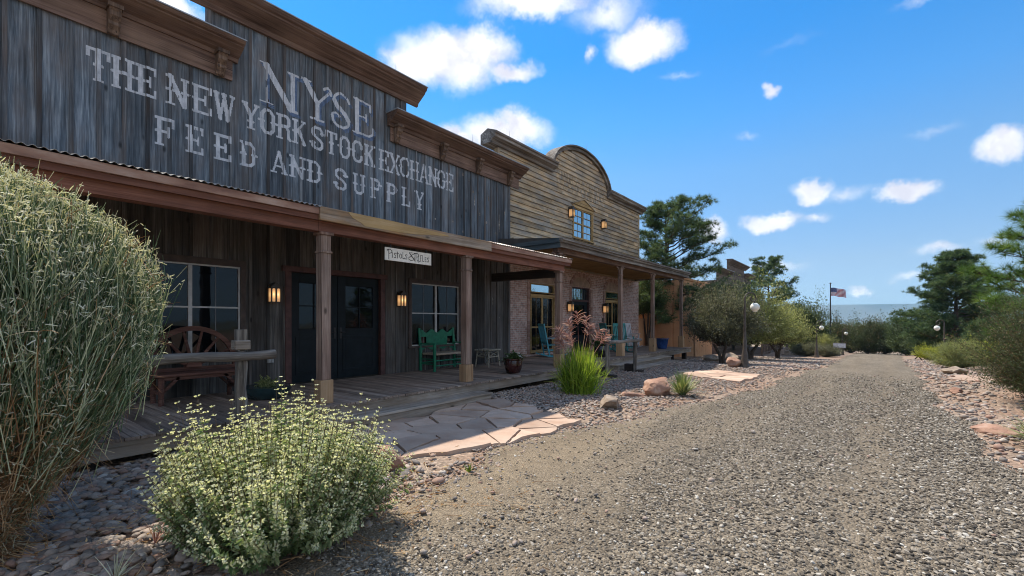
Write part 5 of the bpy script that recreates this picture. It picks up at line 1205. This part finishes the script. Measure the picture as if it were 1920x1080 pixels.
# ------------------------------------------------------------------ grasses, yuccas, pots
def grass_clump(loc, seed=351):
    rg = np.random.default_rng(seed); t = thing('ornamental_grass', 'bright green grass clump with pinkish plumes at the porch edge', 'grass clump', loc); o = np.array(loc)
    n = 2300; az = rg.random(n) * 6.283; e = np.abs(rg.normal(size=n)) * .30 + .03; d = np.stack([np.sin(e) * np.cos(az), np.sin(e) * np.sin(az), np.cos(e)], 1)
    b = o + np.stack([rg.normal(size=n) * .13, rg.normal(size=n) * .13, np.zeros(n)], 1); L = rg.uniform(.6, 1.2, n); S = curve(b, d, L, 7, .06 + e * .55, rg, .06)
    g = MB(seed); k = 7; wdt = np.array([.005, .006, .006, .0055, .0045, .003, .001]); e1 = unit(np.cross(d, rand_dirs(n, rg)))
    V = np.stack([S - e1[:, None] * wdt[None, :, None], S + e1[:, None] * wdt[None, :, None]], 2); idx = np.arange(n * k * 2).reshape(n, k, 2)
    F = np.stack([idx[:, :-1, 0], idx[:, :-1, 1], idx[:, 1:, 1], idx[:, 1:, 0]], -1).reshape(-1, 4); g.add(V.reshape(-1, 3), F, 0, np.repeat(rg.random(n), k - 1)); g.build('blades', 'grass_bright', t)
    p = MB(seed + 1)
    heads = [(-.42, -.30, 1.28), (-.30, -.42, 1.45), (-.12, -.25, 1.62), (-.05, .02, 1.78), (.10, .18, 1.70), (.28, .42, 1.40), (-.35, -.05, 1.38), (.02, -.42, 1.30), (.35, .62, 1.30), (-.22, -.48, 1.22), (.2, .1, 1.52)]
    for hx, hy, hzz in heads:
        a = o + np.array([hx * .2, hy * .2, .2]); c = o + np.array([hx, hy, hzz]); m_ = (a + c) / 2 + np.array([-hx * .15, -hy * .15, .06]); p.tube([a, m_, c], [.005, .004, .003], 5)
        ax = unit(c - m_); nsp = 34; u = rg.random(nsp); q = c - ax * .26 * (1 - u)[:, None]; dd = unit(unit(np.cross(ax[None], rand_dirs(nsp, rg))) * .8 + ax * .75); S = curve(q, dd, rg.uniform(.12, .26, nsp), 5, .35, rg, .08)
        stems(p, S, np.array([.005, .0065, .006, .005, .002]), rg)
    p.build('plumes', 'plume', t)
grass_clump((-4.95, 8.75, 0))

def yucca(label, loc, h, n, seed):
    rg = np.random.default_rng(seed); t = thing('yucca', label, 'yucca', loc, 0, 'spiky yuccas'); o = np.array(loc)
    az = rg.random(n) * 6.283; e = rg.random(n) ** .8 * 1.35; d = np.stack([np.sin(e) * np.cos(az), np.sin(e) * np.sin(az), np.cos(e) + .05], 1); S = curve(np.repeat(o[None], n, 0) + rg.normal(size=(n, 3)) * .03 * np.array([1, 1, .3]) + np.array([0, 0, .05]), unit(d), rg.uniform(.6, 1.0, n) * h, 5, .03 + .10 * e, rg, .03)
    g = MB(seed); k = 5; w = np.array([.010, .013, .011, .007, .001]); e1 = unit(np.cross(d, np.array([0, 0, 1.])) + 1e-3)
    V = np.stack([S - e1[:, None] * w[None, :, None], S + e1[:, None] * w[None, :, None]], 2); idx = np.arange(n * k * 2).reshape(n, k, 2)
    g.add(V.reshape(-1, 3), np.stack([idx[:, :-1, 0], idx[:, :-1, 1], idx[:, 1:, 1], idx[:, 1:, 0]], -1).reshape(-1, 4), 0, np.repeat(np.clip(rg.random(n) * .6 + e / 1.35 * .4, 0, 1), k - 1)); g.build('leaves', 'yucca_leaf', t)
    return t
yucca('spiky yucca beside the red boulder on the pebble bed', (-3.05, 9.75, H0(-3, 9.75)), .62, 190, 361)
yucca('bright spiky yucca at the road edge on bare red earth', (1.75, 8.45, H0(1.75, 8.45)), .62, 160, 362)

def potted(name, label, loc, prof, mat, seed, leaf=None, r=.25, h=.3, n=60, per=18, ls=.05, flowers=0, cat='plant pot'):
    t = thing(name, label, cat, loc, 0); p = MB(seed); p.lathe(prof, 28, loc); p.build('pot', mat, t, smooth=True, angle=50)
    top = max(prof, key=lambda q: q[1])[1]; so = MB(seed + 1); rr = [q[0] for q in prof if q[1] > top - .06][0] - .02
    so.lathe([(rr * .2, top - .045), (rr, top - .05)][::-1], 20, loc); so.build('soil', 'soil', t)
    if leaf:
        rg = np.random.default_rng(seed); o = np.array(loc) + np.array([0, 0, top - .05]); az = rg.random(n) * 6.28; e = rg.random(n) ** .7 * 1.45; d = np.stack([np.sin(e) * np.cos(az), np.sin(e) * np.sin(az), np.cos(e) + .1], 1)
        S = curve(np.repeat(o[None], n, 0), unit(d), rg.uniform(.5, 1, n) * np.where(e > .8, r, h) * 1.1, 5, .05 + .15 * e, rg, .1); m = MB(seed + 2); stems(m, S, np.linspace(.004, .002, 5), rg)
        for j in range(per):
            u = rg.random(n) * .75 + .25; i = np.clip((u * 4).astype(int), 0, 3); f = (u * 4 - i)[:, None]; q = S[np.arange(n), i] * (1 - f) + S[np.arange(n), i + 1] * f; leaves(m, q, rand_dirs(n, rg) + np.array([0, 0, .5]), ls, ls * .45, rg)
        m.build('plant', leaf, t)
        if flowers:
            fm = MB(seed + 3); k = rg.choice(n, flowers)
            for q in S[k, 4]:
                for a in range(5): leaves(fm, (q + np.array([0, 0, .015]))[None], np.array([[math.cos(a * 1.257), math.sin(a * 1.257), .4]]), .036, .03, rg)
            fm.build('flowers', 'petal', t)
    return t
POT = [(.12, 0), (.155, .01), (.205, .12), (.222, .22), (.205, .30), (.205, .315), (.225, .33), (.225, .36), (.20, .36)]
potted('flower_pot', 'glossy burgundy pot with white flowers near the deck edge', (-6.75, 8.72, DECK), POT, 'glaze_red', 371, 'pot_leaf', .34, .22, 80, 14, .05, 9)
potted('flower_pot', 'blue glazed pot with bare stems at the end of the brick porch', (-7.35, 20.6, DECK), [(.17, 0), (.20, .01), (.25, .25), (.27, .42), (.30, .44), (.30, .48), (.25, .48)], 'glaze_blue', 375, 'pot_leaf', .1, .14, 12, 4, .04)
potted('flower_pot', 'dark round pot of foliage behind the hitching rail', (-7.35, 14.55, DECK), [(.14, 0), (.20, .03), (.27, .2), (.26, .34), (.22, .40), (.24, .43), (.2, .43)], 'glaze_dark', 379, 'pot_leaf', .45, .5, 110, 16, .07)
potted('planter_bowl', 'dark teal planter bowl with a pale succulent left of the double doors', (-7.75, 3.42, DECK), [(.22, 0), (.28, .02), (.36, .14), (.38, .20), (.35, .20)], 'glaze_teal', 383, 'rabbit_leaf', .26, .24, 70, 12, .05, cat='planter')

# ------------------------------------------------------------------ lamps, flag, sign
def lamp_post(label, loc, arm, h=2.62):
    t = thing('street_lamp', label, 'street lamp', loc, 0, 'crook necked street lamps'); o = Vector(loc); a = Vector((arm[0], arm[1], 0)).normalized()
    p = MB(401); p.lathe([(.17, -.15), (.16, .04), (.135, .10), (.12, .22), (.095, .5), (.07, .62), (.062, .95), (.045, 1.0), (.040, 1.3), (.034, 2.1), (.034, 2.15)], 14, o); p.build('pole', 'post_bronze', t, smooth=True, angle=50)
    c = MB(402); r0 = .20; cz = h - r0 - .02
    pts = [o + Vector((0, 0, 2.12)), o + Vector((0, 0, cz))] + [o + a * (r0 - r0 * math.cos(q)) + Vector((0, 0, cz + r0 * math.sin(q))) for q in np.linspace(.25, math.pi, 9)]
    pts += [o + a * (r0 * 2 - .10 * (1 - math.cos(q))) + Vector((0, 0, cz - .10 * math.sin(q))) for q in np.linspace(.4, 3.6, 9)] + [o + a * (r0 * 2 - .14) + Vector((0, 0, cz + .02))]
    c.tube(pts, [.028, .026] + [.022] * (len(pts) - 2), 8); c.build('crook_arm', 'post_bronze', t, smooth=True)
    g = o + a * (r0 * 2 - .04) + Vector((0, 0, cz - .30)); k = MB(403); k.tube([o + a * (r0 * 2 - .06) + Vector((0, 0, cz - .09)), g + Vector((0, 0, .13))], .012, 6); k.lathe([(.05, .12), (.06, .135), (.03, .17)], 12, g); k.build('globe_holder', 'post_bronze', t)
    gl = MB(404); gl.lathe([(.03, -.165), (.07, -.15)] + [(.15 * math.cos(q), .15 * math.sin(q)) for q in np.linspace(-1.1, 1.15, 12)] + [(.05, .142)], 24, g); gl.build('globe', 'globe_glass', t, smooth=True)
for lb, x, y, arm in (('street lamp with white globe between the mesquite trees and the road, largest of the row', -3.3, 17.3, (.75, .66)), ('street lamp with white globe beyond the mesquites, in front of the grey green low shrub', -2.75, 38.4, (.75, .66)),
                      ('street lamp with white globe behind the small white sign post', -1.8, 54.3, (.75, .66)), ('street lamp standing alone on the right side of the road before the big pine', 3.75, 38.0, (-.8, -.3))):
    lamp_post(lb, (x, y, H0(x, y)), arm)

def flagpole():
    x, y = -3.4, 67.0; z = H0(x, y); t = thing('flagpole', 'dark flagpole rising above the junipers at the end of the road', 'flagpole', (x, y, z))
    p = MB(411); p.tube([(x, y, z - .2), (x, y, z + 8.3)], [.10, .05], 10); p.build('pole', 'iron', t, smooth=True)
    b = MB(412); b.lathe([(.01, -.1)] + [(.1 * math.cos(q), .1 * math.sin(q)) for q in np.linspace(-1.4, 1.4, 8)], 12, (x, y, z + 8.4)); b.build('finial', 'post_bronze', t, smooth=True)
    fx = MB(413); L, Hh = 1.62, .96; ny, nz = 40, 26; top = z + 7.85; d = Vector((.86, .5, 0)); nrm = Vector((-.5, .86, 0))
    def S(u, v):
        w = .13 * u * math.sin(u * 9 + v * 1.5) + .05 * math.sin(u * 17 + 1); p = Vector((x, y, top)) + d * (.06 + u * L) + nrm * w - Vector((0, 0, v * Hh + .34 * u * u * L * .5 - .04 * math.sin(u * 9)))
        return p
    V = [S(i / ny, j / nz) for i in range(ny + 1) for j in range(nz + 1)]; F = []; mi = []
    for i in range(ny):
        for j in range(nz):
            a = i * (nz + 1) + j; F.append((a, a + 1, a + nz + 2, a + nz + 1)); mi.append(2 if i < ny * .4 and j < nz * 7 / 13 else (j // 2) % 2)
    fx.add(V, np.array(F), np.array(mi), .5)
    st = []
    for r in range(9):
        for c in range(6 if r % 2 == 0 else 5):
            u = (.4 / 12) * (1 + 2 * c + (r % 2)); v = (7 / 13 / 10) * (r + 1); st.append((u, v))
    for u, v in st:
        for s in (-.015, .015):
            q = [S(u, v - .018), S(u + .010, v), S(u, v + .018), S(u - .010, v)]; fx.add([a + nrm * s for a in q], [(0, 1, 2, 3)], 1)
    f = fx.build('flag', ['flag_red', 'flag_white', 'flag_blue'], None, loc=(x, y, top), smooth=True, angle=0)
    tag(f, 'stars and stripes flag blowing out to the right from the top of the pole', 'flag')
flagpole()
def small_board():
    x, y = -1.75, 46.5; z = H0(x, y); t = thing('sign_post', 'small pale notice board on a short wooden post beside the road', 'sign', (x, y, z))
    p = MB(421); p.box(x - .06, y - .06, z - .1, x + .06, y + .06, z + .75); p.build('post', 'log_post', t)
    b = MB(422); b.box(x - .42, y - .10, z + .72, x + .42, y - .065, z + 1.08); b.build('board', 'white_paint', t, bevel=.006)
    f = MB(423); f.box(x - .45, y - .12, z + 1.08, x + .45, y - .05, z + 1.13); f.box(x - .45, y - .12, z + .68, x + .45, y - .05, z + .72); f.build('frame', 'log_grey', t)
small_board()
def trestle():
    x, y = 3.3, 43; z = H0(x, y); t = thing('wooden_trestle', 'crossed dark wooden trestle on the far right verge', 'trestle', (x, y, z))
    for s in (-.4, .4):
        m = MB(431); m.bar((x + s - .25, y, z - .05), (x + s + .25, y, z + .6), .06, .06); m.bar((x + s + .25, y + .062, z - .05), (x + s - .25, y + .062, z + .6), .06, .06); m.build('crossed_legs', 'dark_timber', t)
    b = MB(432); b.bar((x - .6, y + .03, z + .3), (x + .6, y + .03, z + .3), .05, .06); b.build('cross_bar', 'dark_timber', t)
trestle()

# ------------------------------------------------------------------ rocks and stones
def boulder(name, label, loc, s, mat, seed, cat='rock', group='boulders'):
    import bmesh
    bm = bmesh.new(); bmesh.ops.create_icosphere(bm, subdivisions=4, radius=1); rg = random.Random(seed); off = Vector((seed * 3.1, seed, 0))
    planes = [(Vector((rg.gauss(0, 1), rg.gauss(0, 1), rg.gauss(0, .8))).normalized(), rg.uniform(.55, .85)) for _ in range(9)]
    for v in bm.verts:
        p = v.co.copy()
        for n, d in planes:
            k = p.dot(n)
            if k > d: p -= n * (k - d) * .9
        p *= 1 + .16 * mnoise.noise(p * 1.7 + off) + .07 * mnoise.noise(p * 5 + off) + .03 * mnoise.noise(p * 13 + off)
        v.co = Vector((p.x * s[0], p.y * s[1], p.z * s[2] + s[2] * .55))
    me = bpy.data.meshes.new(name); bm.to_mesh(me); bm.free()
    for p in me.polygons: p.use_smooth = True
    me.set_sharp_from_angle(angle=R(32)); me.materials.append(MATS[mat])
    o = bpy.data.objects.new(name, me); COL.objects.link(o); o.location = loc; o.rotation_euler = (0, 0, seed * .7); return tag(o, label, cat, group)
def bz(x, y, dz=0): return (x, y, H0(x, y) + dz)
boulder('boulder', 'large red sandstone boulder left of the yucca', bz(-3.55, 9.65), (.30, .36, .26), 'red_rock', 3)
boulder('boulder', 'dark pitted rock at the foot of the bright grass clump', bz(-3.75, 7.75), (.22, .36, .17), 'tan_rock', 5)
boulder('boulder', 'orange rock beside the base of the nearest street lamp', bz(-3.62, 17.25), (.26, .3, .26), 'red_rock', 8)
boulder('boulder', 'pale red rock at the corner of the flagstones behind the leafy shrub', bz(-3.95, 2.95), (.20, .24, .17), 'red_rock', 12)
boulder('boulder', 'flat grey rock under the rabbitbrush on the right verge', bz(2.35, 21.2), (.34, .30, .18), 'tan_rock', 14)
boulder('boulder', 'small dark rock on the right verge of the road', bz(1.55, 13.8), (.15, .12, .1), 'red_rock', 15)
boulder('boulder', 'flat red rock slab at the right road edge near the yucca', bz(1.45, 9.2, -.04), (.32, .2, .10), 'red_rock', 17)
boulder('boulder', 'red slab half hidden by the stones left of the red boulder', bz(-3.95, 9.25, -.03), (.3, .25, .09), 'red_rock', 18)
for k, (x, y, a, b) in enumerate(((-5.4, 21.5, .42, .2), (-5.0, 22.8, .5, .26), (-6.2, 24.3, .45, .22))):
    boulder('boulder', ['low brown rock in the shade beyond the brick porch, nearest the deck', 'brown rock heap between the brick porch and the mesquite trunk', 'brown rock against the low orange wall'][k], bz(x, y), (a, a * .8, b), 'tan_rock', 20 + k)

def inpoly(px, py, poly):
    c = np.zeros(px.shape, bool); n = len(poly)
    for i in range(n):
        x0, y0 = poly[i]; x1, y1 = poly[(i + 1) % n]
        cond = ((y0 > py) != (y1 > py)) & (px < (x1 - x0) * (py - y0) / (y1 - y0 + 1e-12) + x0); c ^= cond
    return c
FLAG = [(-5.9, 3.6), (-4.55, 3.25), (-4.2, 3.15), (-3.75, 3.85), (-3.7, 4.6), (-3.55, 5.4), (-3.6, 6.35), (-4.3, 6.55), (-5.0, 6.85), (-5.9, 7.0)]
FLAG2 = [(-4.6, 14.3), (-3.9, 13.2), (-2.5, 12.7), (-2.35, 14.0), (-2.5, 15.0), (-3.8, 15.4)]
def voronoi_slabs(poly, sites, gap, rg):
    out = []
    for i, s in enumerate(sites):
        cell = list(poly)
        for j, q in enumerate(sites):
            if i == j: continue
            mx, my = (s[0] + q[0]) / 2, (s[1] + q[1]) / 2; nx, ny = q[0] - s[0], q[1] - s[1]; L = math.hypot(nx, ny); nx /= L; ny /= L; dd = mx * nx + my * ny - gap / 2
            new = []
            for a, b in zip(cell, cell[1:] + cell[:1]):
                da, db = a[0] * nx + a[1] * ny - dd, b[0] * nx + b[1] * ny - dd
                if da <= 0: new.append(a)
                if (da < 0) != (db < 0): t = da / (da - db); new.append((a[0] + (b[0] - a[0]) * t, a[1] + (b[1] - a[1]) * t))
            cell = new
            if len(cell) < 3: break
        if len(cell) >= 3: out.append(cell)
    return out
def ragged(poly, amp, seed):
    out = []
    for a, b in zip(poly, poly[1:] + poly[:1]):
        L = math.hypot(b[0] - a[0], b[1] - a[1]); k = max(1, int(L / .16)); nx, ny = (b[1] - a[1]) / L, -(b[0] - a[0]) / L
        for i in range(k):
            t = i / k; w = amp * mnoise.noise(Vector((a[0] + (b[0] - a[0]) * t, a[1] + (b[1] - a[1]) * t, seed)) * 2.6); out.append((a[0] + (b[0] - a[0]) * t + nx * w, a[1] + (b[1] - a[1]) * t + ny * w))
    return out
def slab_path(name, poly, n, seed, lift=.0):
    rg = np.random.default_rng(seed); poly = ragged(poly, .22, seed); sites = []; xs = [p[0] for p in poly]; ys = [p[1] for p in poly]
    while len(sites) < n:
        p = (rg.uniform(min(xs), max(xs)), rg.uniform(min(ys), max(ys)))
        if inpoly(np.array([p[0]]), np.array([p[1]]), poly)[0] and all(math.hypot(p[0] - q[0], p[1] - q[1]) > .36 * rg.uniform(.7, 1.4) for q in sites): sites.append(p)
    m = MB(seed)
    for c in voronoi_slabs(poly, sites, .024, rg):
        # roughen the straight edges
        pts = []
        for a, b in zip(c, c[1:] + c[:1]):
            L = math.hypot(b[0] - a[0], b[1] - a[1]); k = max(1, int(L / .09)); nx, ny = (b[1] - a[1]) / (L + 1e-9), -(b[0] - a[0]) / (L + 1e-9)
            for i in range(k):
                t = i / k; w = .035 * mnoise.noise(Vector((a[0] + (b[0] - a[0]) * t, a[1] + (b[1] - a[1]) * t, seed)) * 4.5) if i else 0; pts.append((a[0] + (b[0] - a[0]) * t - nx * abs(w), a[1] + (b[1] - a[1]) * t - ny * abs(w)))
        z = float(np.mean([H0(x, y) for x, y in pts])) + lift; tz = z + .045 + rg.uniform(-.006, .006)
        m.prism(pts, 'z', z - .05, tz)
    return tag(m.build(name, 'flagstone', None, bevel=.008), kind='structure')
slab_path('flagstone_path', FLAG, 26, 451)
slab_path('flagstone_path', FLAG2, 10, 457, .0)
slab_path('flagstone_path', [(1.7, 17.2), (2.6, 16.9), (3.6, 17.8), (3.4, 19.2), (2.2, 19.0)], 4, 459)

def ico(level):
    import bmesh
    bm = bmesh.new(); bmesh.ops.create_icosphere(bm, subdivisions=level, radius=1); bm.verts.ensure_lookup_table(); V = np.array([v.co for v in bm.verts]); F = np.array([[v.index for v in f.verts] for f in bm.faces]); bm.free(); return V, F
def scatter_stones(mb, X, Y, Z, size, rg, level, flat=.5, angular=.18, sink=.25):
    V0, F0 = ico(level); m = len(X); k = len(V0); S = size[:, None] * np.stack([rg.uniform(.8, 1.35, m), rg.uniform(.6, .95, m), rg.uniform(.7, 1.2, m) * flat], 1)
    V = V0[None] * (1 + rg.normal(size=(m, k, 1)) * angular) * S[:, None]
    a = rg.random(m) * 6.283; tx = rg.normal(size=m) * .3; c, s = np.cos(a), np.sin(a)
    V[:, :, 2] += V[:, :, 0] * tx[:, None] * .6
    x = V[:, :, 0] * c[:, None] - V[:, :, 1] * s[:, None]; y = V[:, :, 0] * s[:, None] + V[:, :, 1] * c[:, None]
    W_ = np.stack([x + X[:, None], y + Y[:, None], V[:, :, 2] + (Z + S[:, 2] * (1 - 2 * sink))[:, None]], -1)
    F = (F0[None] + (np.arange(m) * k)[:, None, None]).reshape(-1, 3); mb.add(W_.reshape(-1, 3), F, 0, np.repeat(rg.random(m), len(F0)))
def pebbles():
    rg = np.random.default_rng(77)
    # cobbles laid along the fronts, two layers deep near the camera
    def bed(n, y0, y1, smin, smax, level, mb, lay):
        y = rg.uniform(y0, y1, n); xl = -6.4; xr = road_l(y) - .05 + rg.normal(size=n) * .22; x = xl + (xr - xl) * rg.random(n)
        ok = ~inpoly(x, y, FLAG) & ~inpoly(x, y, FLAG2) & ~((x < -5.85) & (y > 3.5) & (y < 7.05)) & (x < xr) & ~((x > -5.9) & (x < -3.5) & (y > 3.2) & (y < 6.6) & (rg.random(n) < .9))
        dens = np.clip((xr - x) / .7, .12, 1); ok &= rg.random(n) < dens
        x, y = x[ok], y[ok]; s = rg.uniform(smin, smax, len(x)) * np.where(rg.random(len(x)) < .25, .6, 1); scatter_stones(mb, x, y, hz(x, y) + lay * rg.random(len(x)), s, rg, level, .5, .05 if level > 1 else .12)
    m = MB(501); bed(7200, -.6, 3.6, .026, .055, 2, m, .03); bed(8500, 3.6, 9, .018, .038, 2, m, .025); bed(11000, 9, 17, .018, .042, 1, m, .02); bed(9000, 17, 34, .03, .07, 1, m, .01)
    tag(m.build('river_pebbles', 'stone', smooth=True, angle=0), kind='stuff')
    # loose stones on the right verge
    m = MB(502); n = 4200; y = 5 + 40 * rg.random(n) ** 1.5; x = road_r(y) + rg.gamma(1.5, .75, n) * (.55 + y * .02); s = .014 + .05 * rg.random(n) ** 4 + .0006 * y; scatter_stones(m, x, y, hz(x, y), s, rg, 1, .55, .16)
    n = 1500; y = rg.uniform(1.5, 9, n); x = road_l(y) + np.abs(rg.normal(size=n)) * .35 - .1; scatter_stones(m, x, y, hz(x, y) + .01, rg.uniform(.008, .028, n), rg, 1, .55, .14)
    n = 420; y = 2 + 16 * rg.random(n) ** 1.4; u = rg.random(n); x = road_l(y) + (road_r(y) - road_l(y)) * u ** 1.5; scatter_stones(m, x, y, hz(x, y) + .012 + .035 * np.sin(np.pi * u), rg.uniform(.010, .026, n) * np.where(rg.random(n) < .12, 1.5, 1), rg, 1, .6, .16)
    tag(m.build('verge_stones', 'stone', smooth=True, angle=0), kind='stuff')
    # road gravel near the camera
    m = MB(503); n = 120000; y = 1.6 + 17 * rg.random(n) ** 1.7; xl, xr = road_l(y), road_r(y); u = rg.random(n); x = xl + (xr - xl) * u
    rut = np.exp(-((u - .33) / .05) ** 2) + np.exp(-((u - .72) / .05) ** 2); keep = (rg.random(n) < (.07 + .93 * np.clip((x + 2.8 + .3 * np.sin(y * 1.3)) / 1.1, 0, 1)) * (1 - .6 * rut) * np.clip((17.5 - y) / 9, 0, 1)) & ~inpoly(x, y, FLAG); x, y, u = x[keep], y[keep], u[keep]; s = (.0045 + .0115 * rg.random(len(x)) ** 2.0) * (1 + .35 * np.clip((x + 1.5) / 2, 0, 1))
    rz = hz(x, y) + .012 + .035 * np.sin(np.pi * u) - .02 * np.exp(-((u - .36) / .06) ** 2) - .02 * np.exp(-((u - .72) / .06) ** 2)
    scatter_stones(m, x, y, rz, s, rg, 1, .65, .2, .3); tag(m.build('road_gravel', 'chip', smooth=False), kind='stuff')
pebbles()

# ------------------------------------------------------------------ trees and shrubs
pine('pine_tree', 'tall open pine between the brick house and the orange stucco house', bz(-9.0, 25.7), 8.7, 3.9, 601, base=.20, bulge=.3, limbs=64, asym=(.7, .7, .30), tr=.20, tuft=.25, nn=30, nw=.013, shape=lambda s: min(1, (s + .35) / .5) * (1 - s) ** .5 * .95 + .05)
pine('pine_tree', 'bushy pine behind the stepped false front, right of its parapet', bz(-8.5, 57), 10.4, 3.6, 603, base=.30, limbs=40, tuft=.30, nn=18, nw=.03, tr=.2, clump=.5, shape=lambda s: min(1, (s + .25) / .5) * (1 - s) ** .5 + .05)
pine('pine_tree', 'broad dark pine on the right side of the road', bz(5.5, 48.6), 8.3, 3.8, 605, base=.08, limbs=96, tuft=.28, nn=20, nw=.026, tr=.2, clump=.45, cl_n=16, shape=lambda s: min(1, (s + .5) / .6) * (1 - s) ** .7 + .05, dens=1.2)
pine('pine_tree', 'near pine with bright long needles at the right edge', bz(3.42, 15.2), 4.4, 1.5, 607, base=.22, limbs=34, tuft=.24, nn=60, nw=.007, clump=.2, cl_n=6, needle_mat='pine_bright', tr=.09, shape=lambda s: min(1, (s + .5) / .6) * (1 - s) ** .5 + .08)
G1 = 'mesquite trees'
bush('mesquite_tree', 'dark dense small tree just left of the nearest street lamp', bz(-4.55, 19.6), 1.55, 1.5, 3.2, 611, 'grey_leaf', 360, 90, .085, .032, G1, 'tree', trunk=.75, clump=.2, stem_r=.016)
bush('mesquite_tree', 'light yellow green tree behind the nearest street lamp', bz(-4.7, 26.0), 2.2, 2.3, 4.0, 613, 'mesquite_leaf', 420, 80, .10, .04, G1, 'tree', trunk=.8, clump=.2, stem_r=.018)
bush('mesquite_tree', 'pale green small tree before the railing of the far porch', bz(-4.2, 31.5), 1.9, 1.9, 3.2, 615, 'mesquite_leaf', 320, 70, .10, .04, G1, 'tree', trunk=.8, clump=.2, stem_r=.018)
bush('juniper_tree', 'dark green juniper between the brick house corner and the orange low wall', bz(-9.4, 24.1), 1.3, .9, 4.1, 617, 'juniper_leaf', 260, 80, .09, .035, 'junipers', 'tree', trunk=2.4, clump=.18)
G2 = 'junipers'
for k, (x, y, rx, h, mt, lb) in enumerate(((-4.4, 49.5, 1.9, 4.9, 'juniper_leaf', 'dark juniper at the end of the far porch'), (-5.6, 55.5, 1.7, 4.9, 'juniper_leaf', 'dark juniper behind the far porch roof'),
     (-3.0, 71.5, 2.4, 4.4, 'brush_leaf', 'juniper just right of the flagpole at the road end'), (.2, 70, 2.4, 4.3, 'brush_leaf', 'juniper thicket in the middle of the road end'), (1.9, 71, 2.1, 4.1, 'juniper_leaf', 'low juniper right of the road end thicket'),
     (3.5, 66, 1.8, 4.5, 'juniper_leaf', 'taller dark juniper left of the broad pine'), (5.0, 60, 2.0, 3.8, 'juniper_leaf', 'dark juniper in front of the broad pine, by the trestle'), (-6.5, 72, 2.6, 4.0, 'brush_leaf', 'juniper left of the flagpole'),
     (7.5, 56, 2.5, 4.6, 'brush_leaf', 'brushy tree to the right of the broad pine'), (-1.6, 76, 2.4, 4.2, 'juniper_leaf', 'juniper standing behind the road end thicket'), (10.5, 66, 3.0, 5.0, 'juniper_leaf', 'distant juniper hidden behind the right hand brush'))):
    bush('juniper_tree', lb, bz(x, y), rx, rx, h, 620 + k, mt, 300, 100, .17, .075, G2, 'tree', trunk=.16, clump=.24, stem_r=.03)
bush('thorn_shrub', 'big dark twiggy shrub at the right edge of the picture', bz(2.85, 13.1), 1.35, 1.6, 2.35, 641, 'brush_leaf', 900, 75, .042, .014, None, 'shrub', clump=.14, stem_r=.008, wob=.14)
bush('thorn_shrub', 'second twiggy shrub behind the big dark one on the right', bz(4.3, 17.8), 1.5, 1.6, 2.0, 643, 'brush_leaf', 420, 60, .055, .02, None, 'shrub', clump=.16, stem_r=.009, wob=.12)
bush('rabbitbrush', 'pale grey green rabbitbrush above the flat rock on the right verge', bz(3.1, 27.0), 1.0, 1.0, 1.2, 645, 'rabbit_leaf', 360, 50, .14, .012, 'rabbitbrush', 'shrub', clump=.10)
bush('rabbitbrush', 'yellow green bush behind the rabbitbrush on the right', bz(4.6, 33), 1.4, 1.3, 1.35, 647, 'yellow_leaf', 260, 50, .13, .025, 'rabbitbrush', 'shrub', clump=.14)
bush('rabbitbrush', 'yellow bush left of the right hand street lamp', bz(3.6, 43), 1.1, 1.1, 1.1, 648, 'yellow_leaf', 160, 50, .13, .03, 'rabbitbrush', 'shrub', clump=.14)
bush('rabbitbrush', 'yellow green bush between the second street lamp and the flagpole', bz(-2.9, 47.5), 1.1, 1.1, 2.0, 649, 'mesquite_leaf', 200, 50, .13, .03, 'rabbitbrush', 'shrub', clump=.16)
bush('low_shrub', 'low grey green shrub at the foot of the second street lamp', bz(-2.3, 41.0), 1.0, .9, 1.0, 651, 'grey_leaf', 220, 60, .085, .02, None, 'shrub', clump=.14)
bush('low_shrub', 'low dark shrub beside the steps of the far porch', bz(-3.6, 41.5), 1.3, 1.2, 1.1, 653, 'grey_leaf', 240, 60, .09, .022, None, 'shrub', clump=.14)
# fallen leaves and twigs under the shrubs and along the bed
def litter():
    rg = np.random.default_rng(691); m = MB(691); n = 1500; c = rg.integers(0, 3, n); cx = np.array([-3.45, -4.6, -3.4])[c]; cy = np.array([1.5, .3, 2.4])[c]; sp = np.array([.75, 1.0, .7])[c]
    x = cx + rg.normal(size=n) * sp; y = cy + rg.normal(size=n) * sp; z = hz(x, y) + .035 + .02 * rg.random(n); P = np.stack([x, y, z], 1); D_ = rand_dirs(n, rg); D_[:, 2] *= .25
    leaves(m, P, D_, .035, .012, rg); k = 500; stems(m, curve(P[:k] + .01, unit(D_[:k]), rg.uniform(.06, .22, k), 4, .02, rg, .15), np.array([.002, .0025, .002, .001]), rg)
    tag(m.build('leaf_litter', 'broom_dry'), kind='stuff')
litter()
# small weeds
def weed(label, loc, seed, mat='grass_bright', h=.12, n=30):
    rg = np.random.default_rng(seed); o = np.array(loc); m = MB(seed); az = rg.random(n) * 6.28; e = rg.random(n) * .9; d = np.stack([np.sin(e) * np.cos(az), np.sin(e) * np.sin(az), np.cos(e)], 1)
    stems(m, curve(np.repeat(o[None], n, 0), d, rg.uniform(.5, 1, n) * h, 4, .15, rg, .1), np.array([.003, .0035, .0025, .0008]), rg); tag(m.build('weed', mat, None, loc=loc), label, 'weed', 'small weeds')
weed('tiny green weed in the gravel below the flagstones', bz(-3.22, 3.42, .02), 661)
weed('dry reddish weed stalk among the cobbles under the broom shrub', bz(-4.02, 1.0, .02), 663, 'plume', .28, 9)
weed('dry grass wisp at the bottom edge of the cobbles', bz(-3.6, .7, .02), 665, 'broom_tip', .25, 26)
weed('dry grass tuft on the red earth beside the right yucca', bz(1.75, 9.3, .02), 667, 'broom_tip', .3, 40)
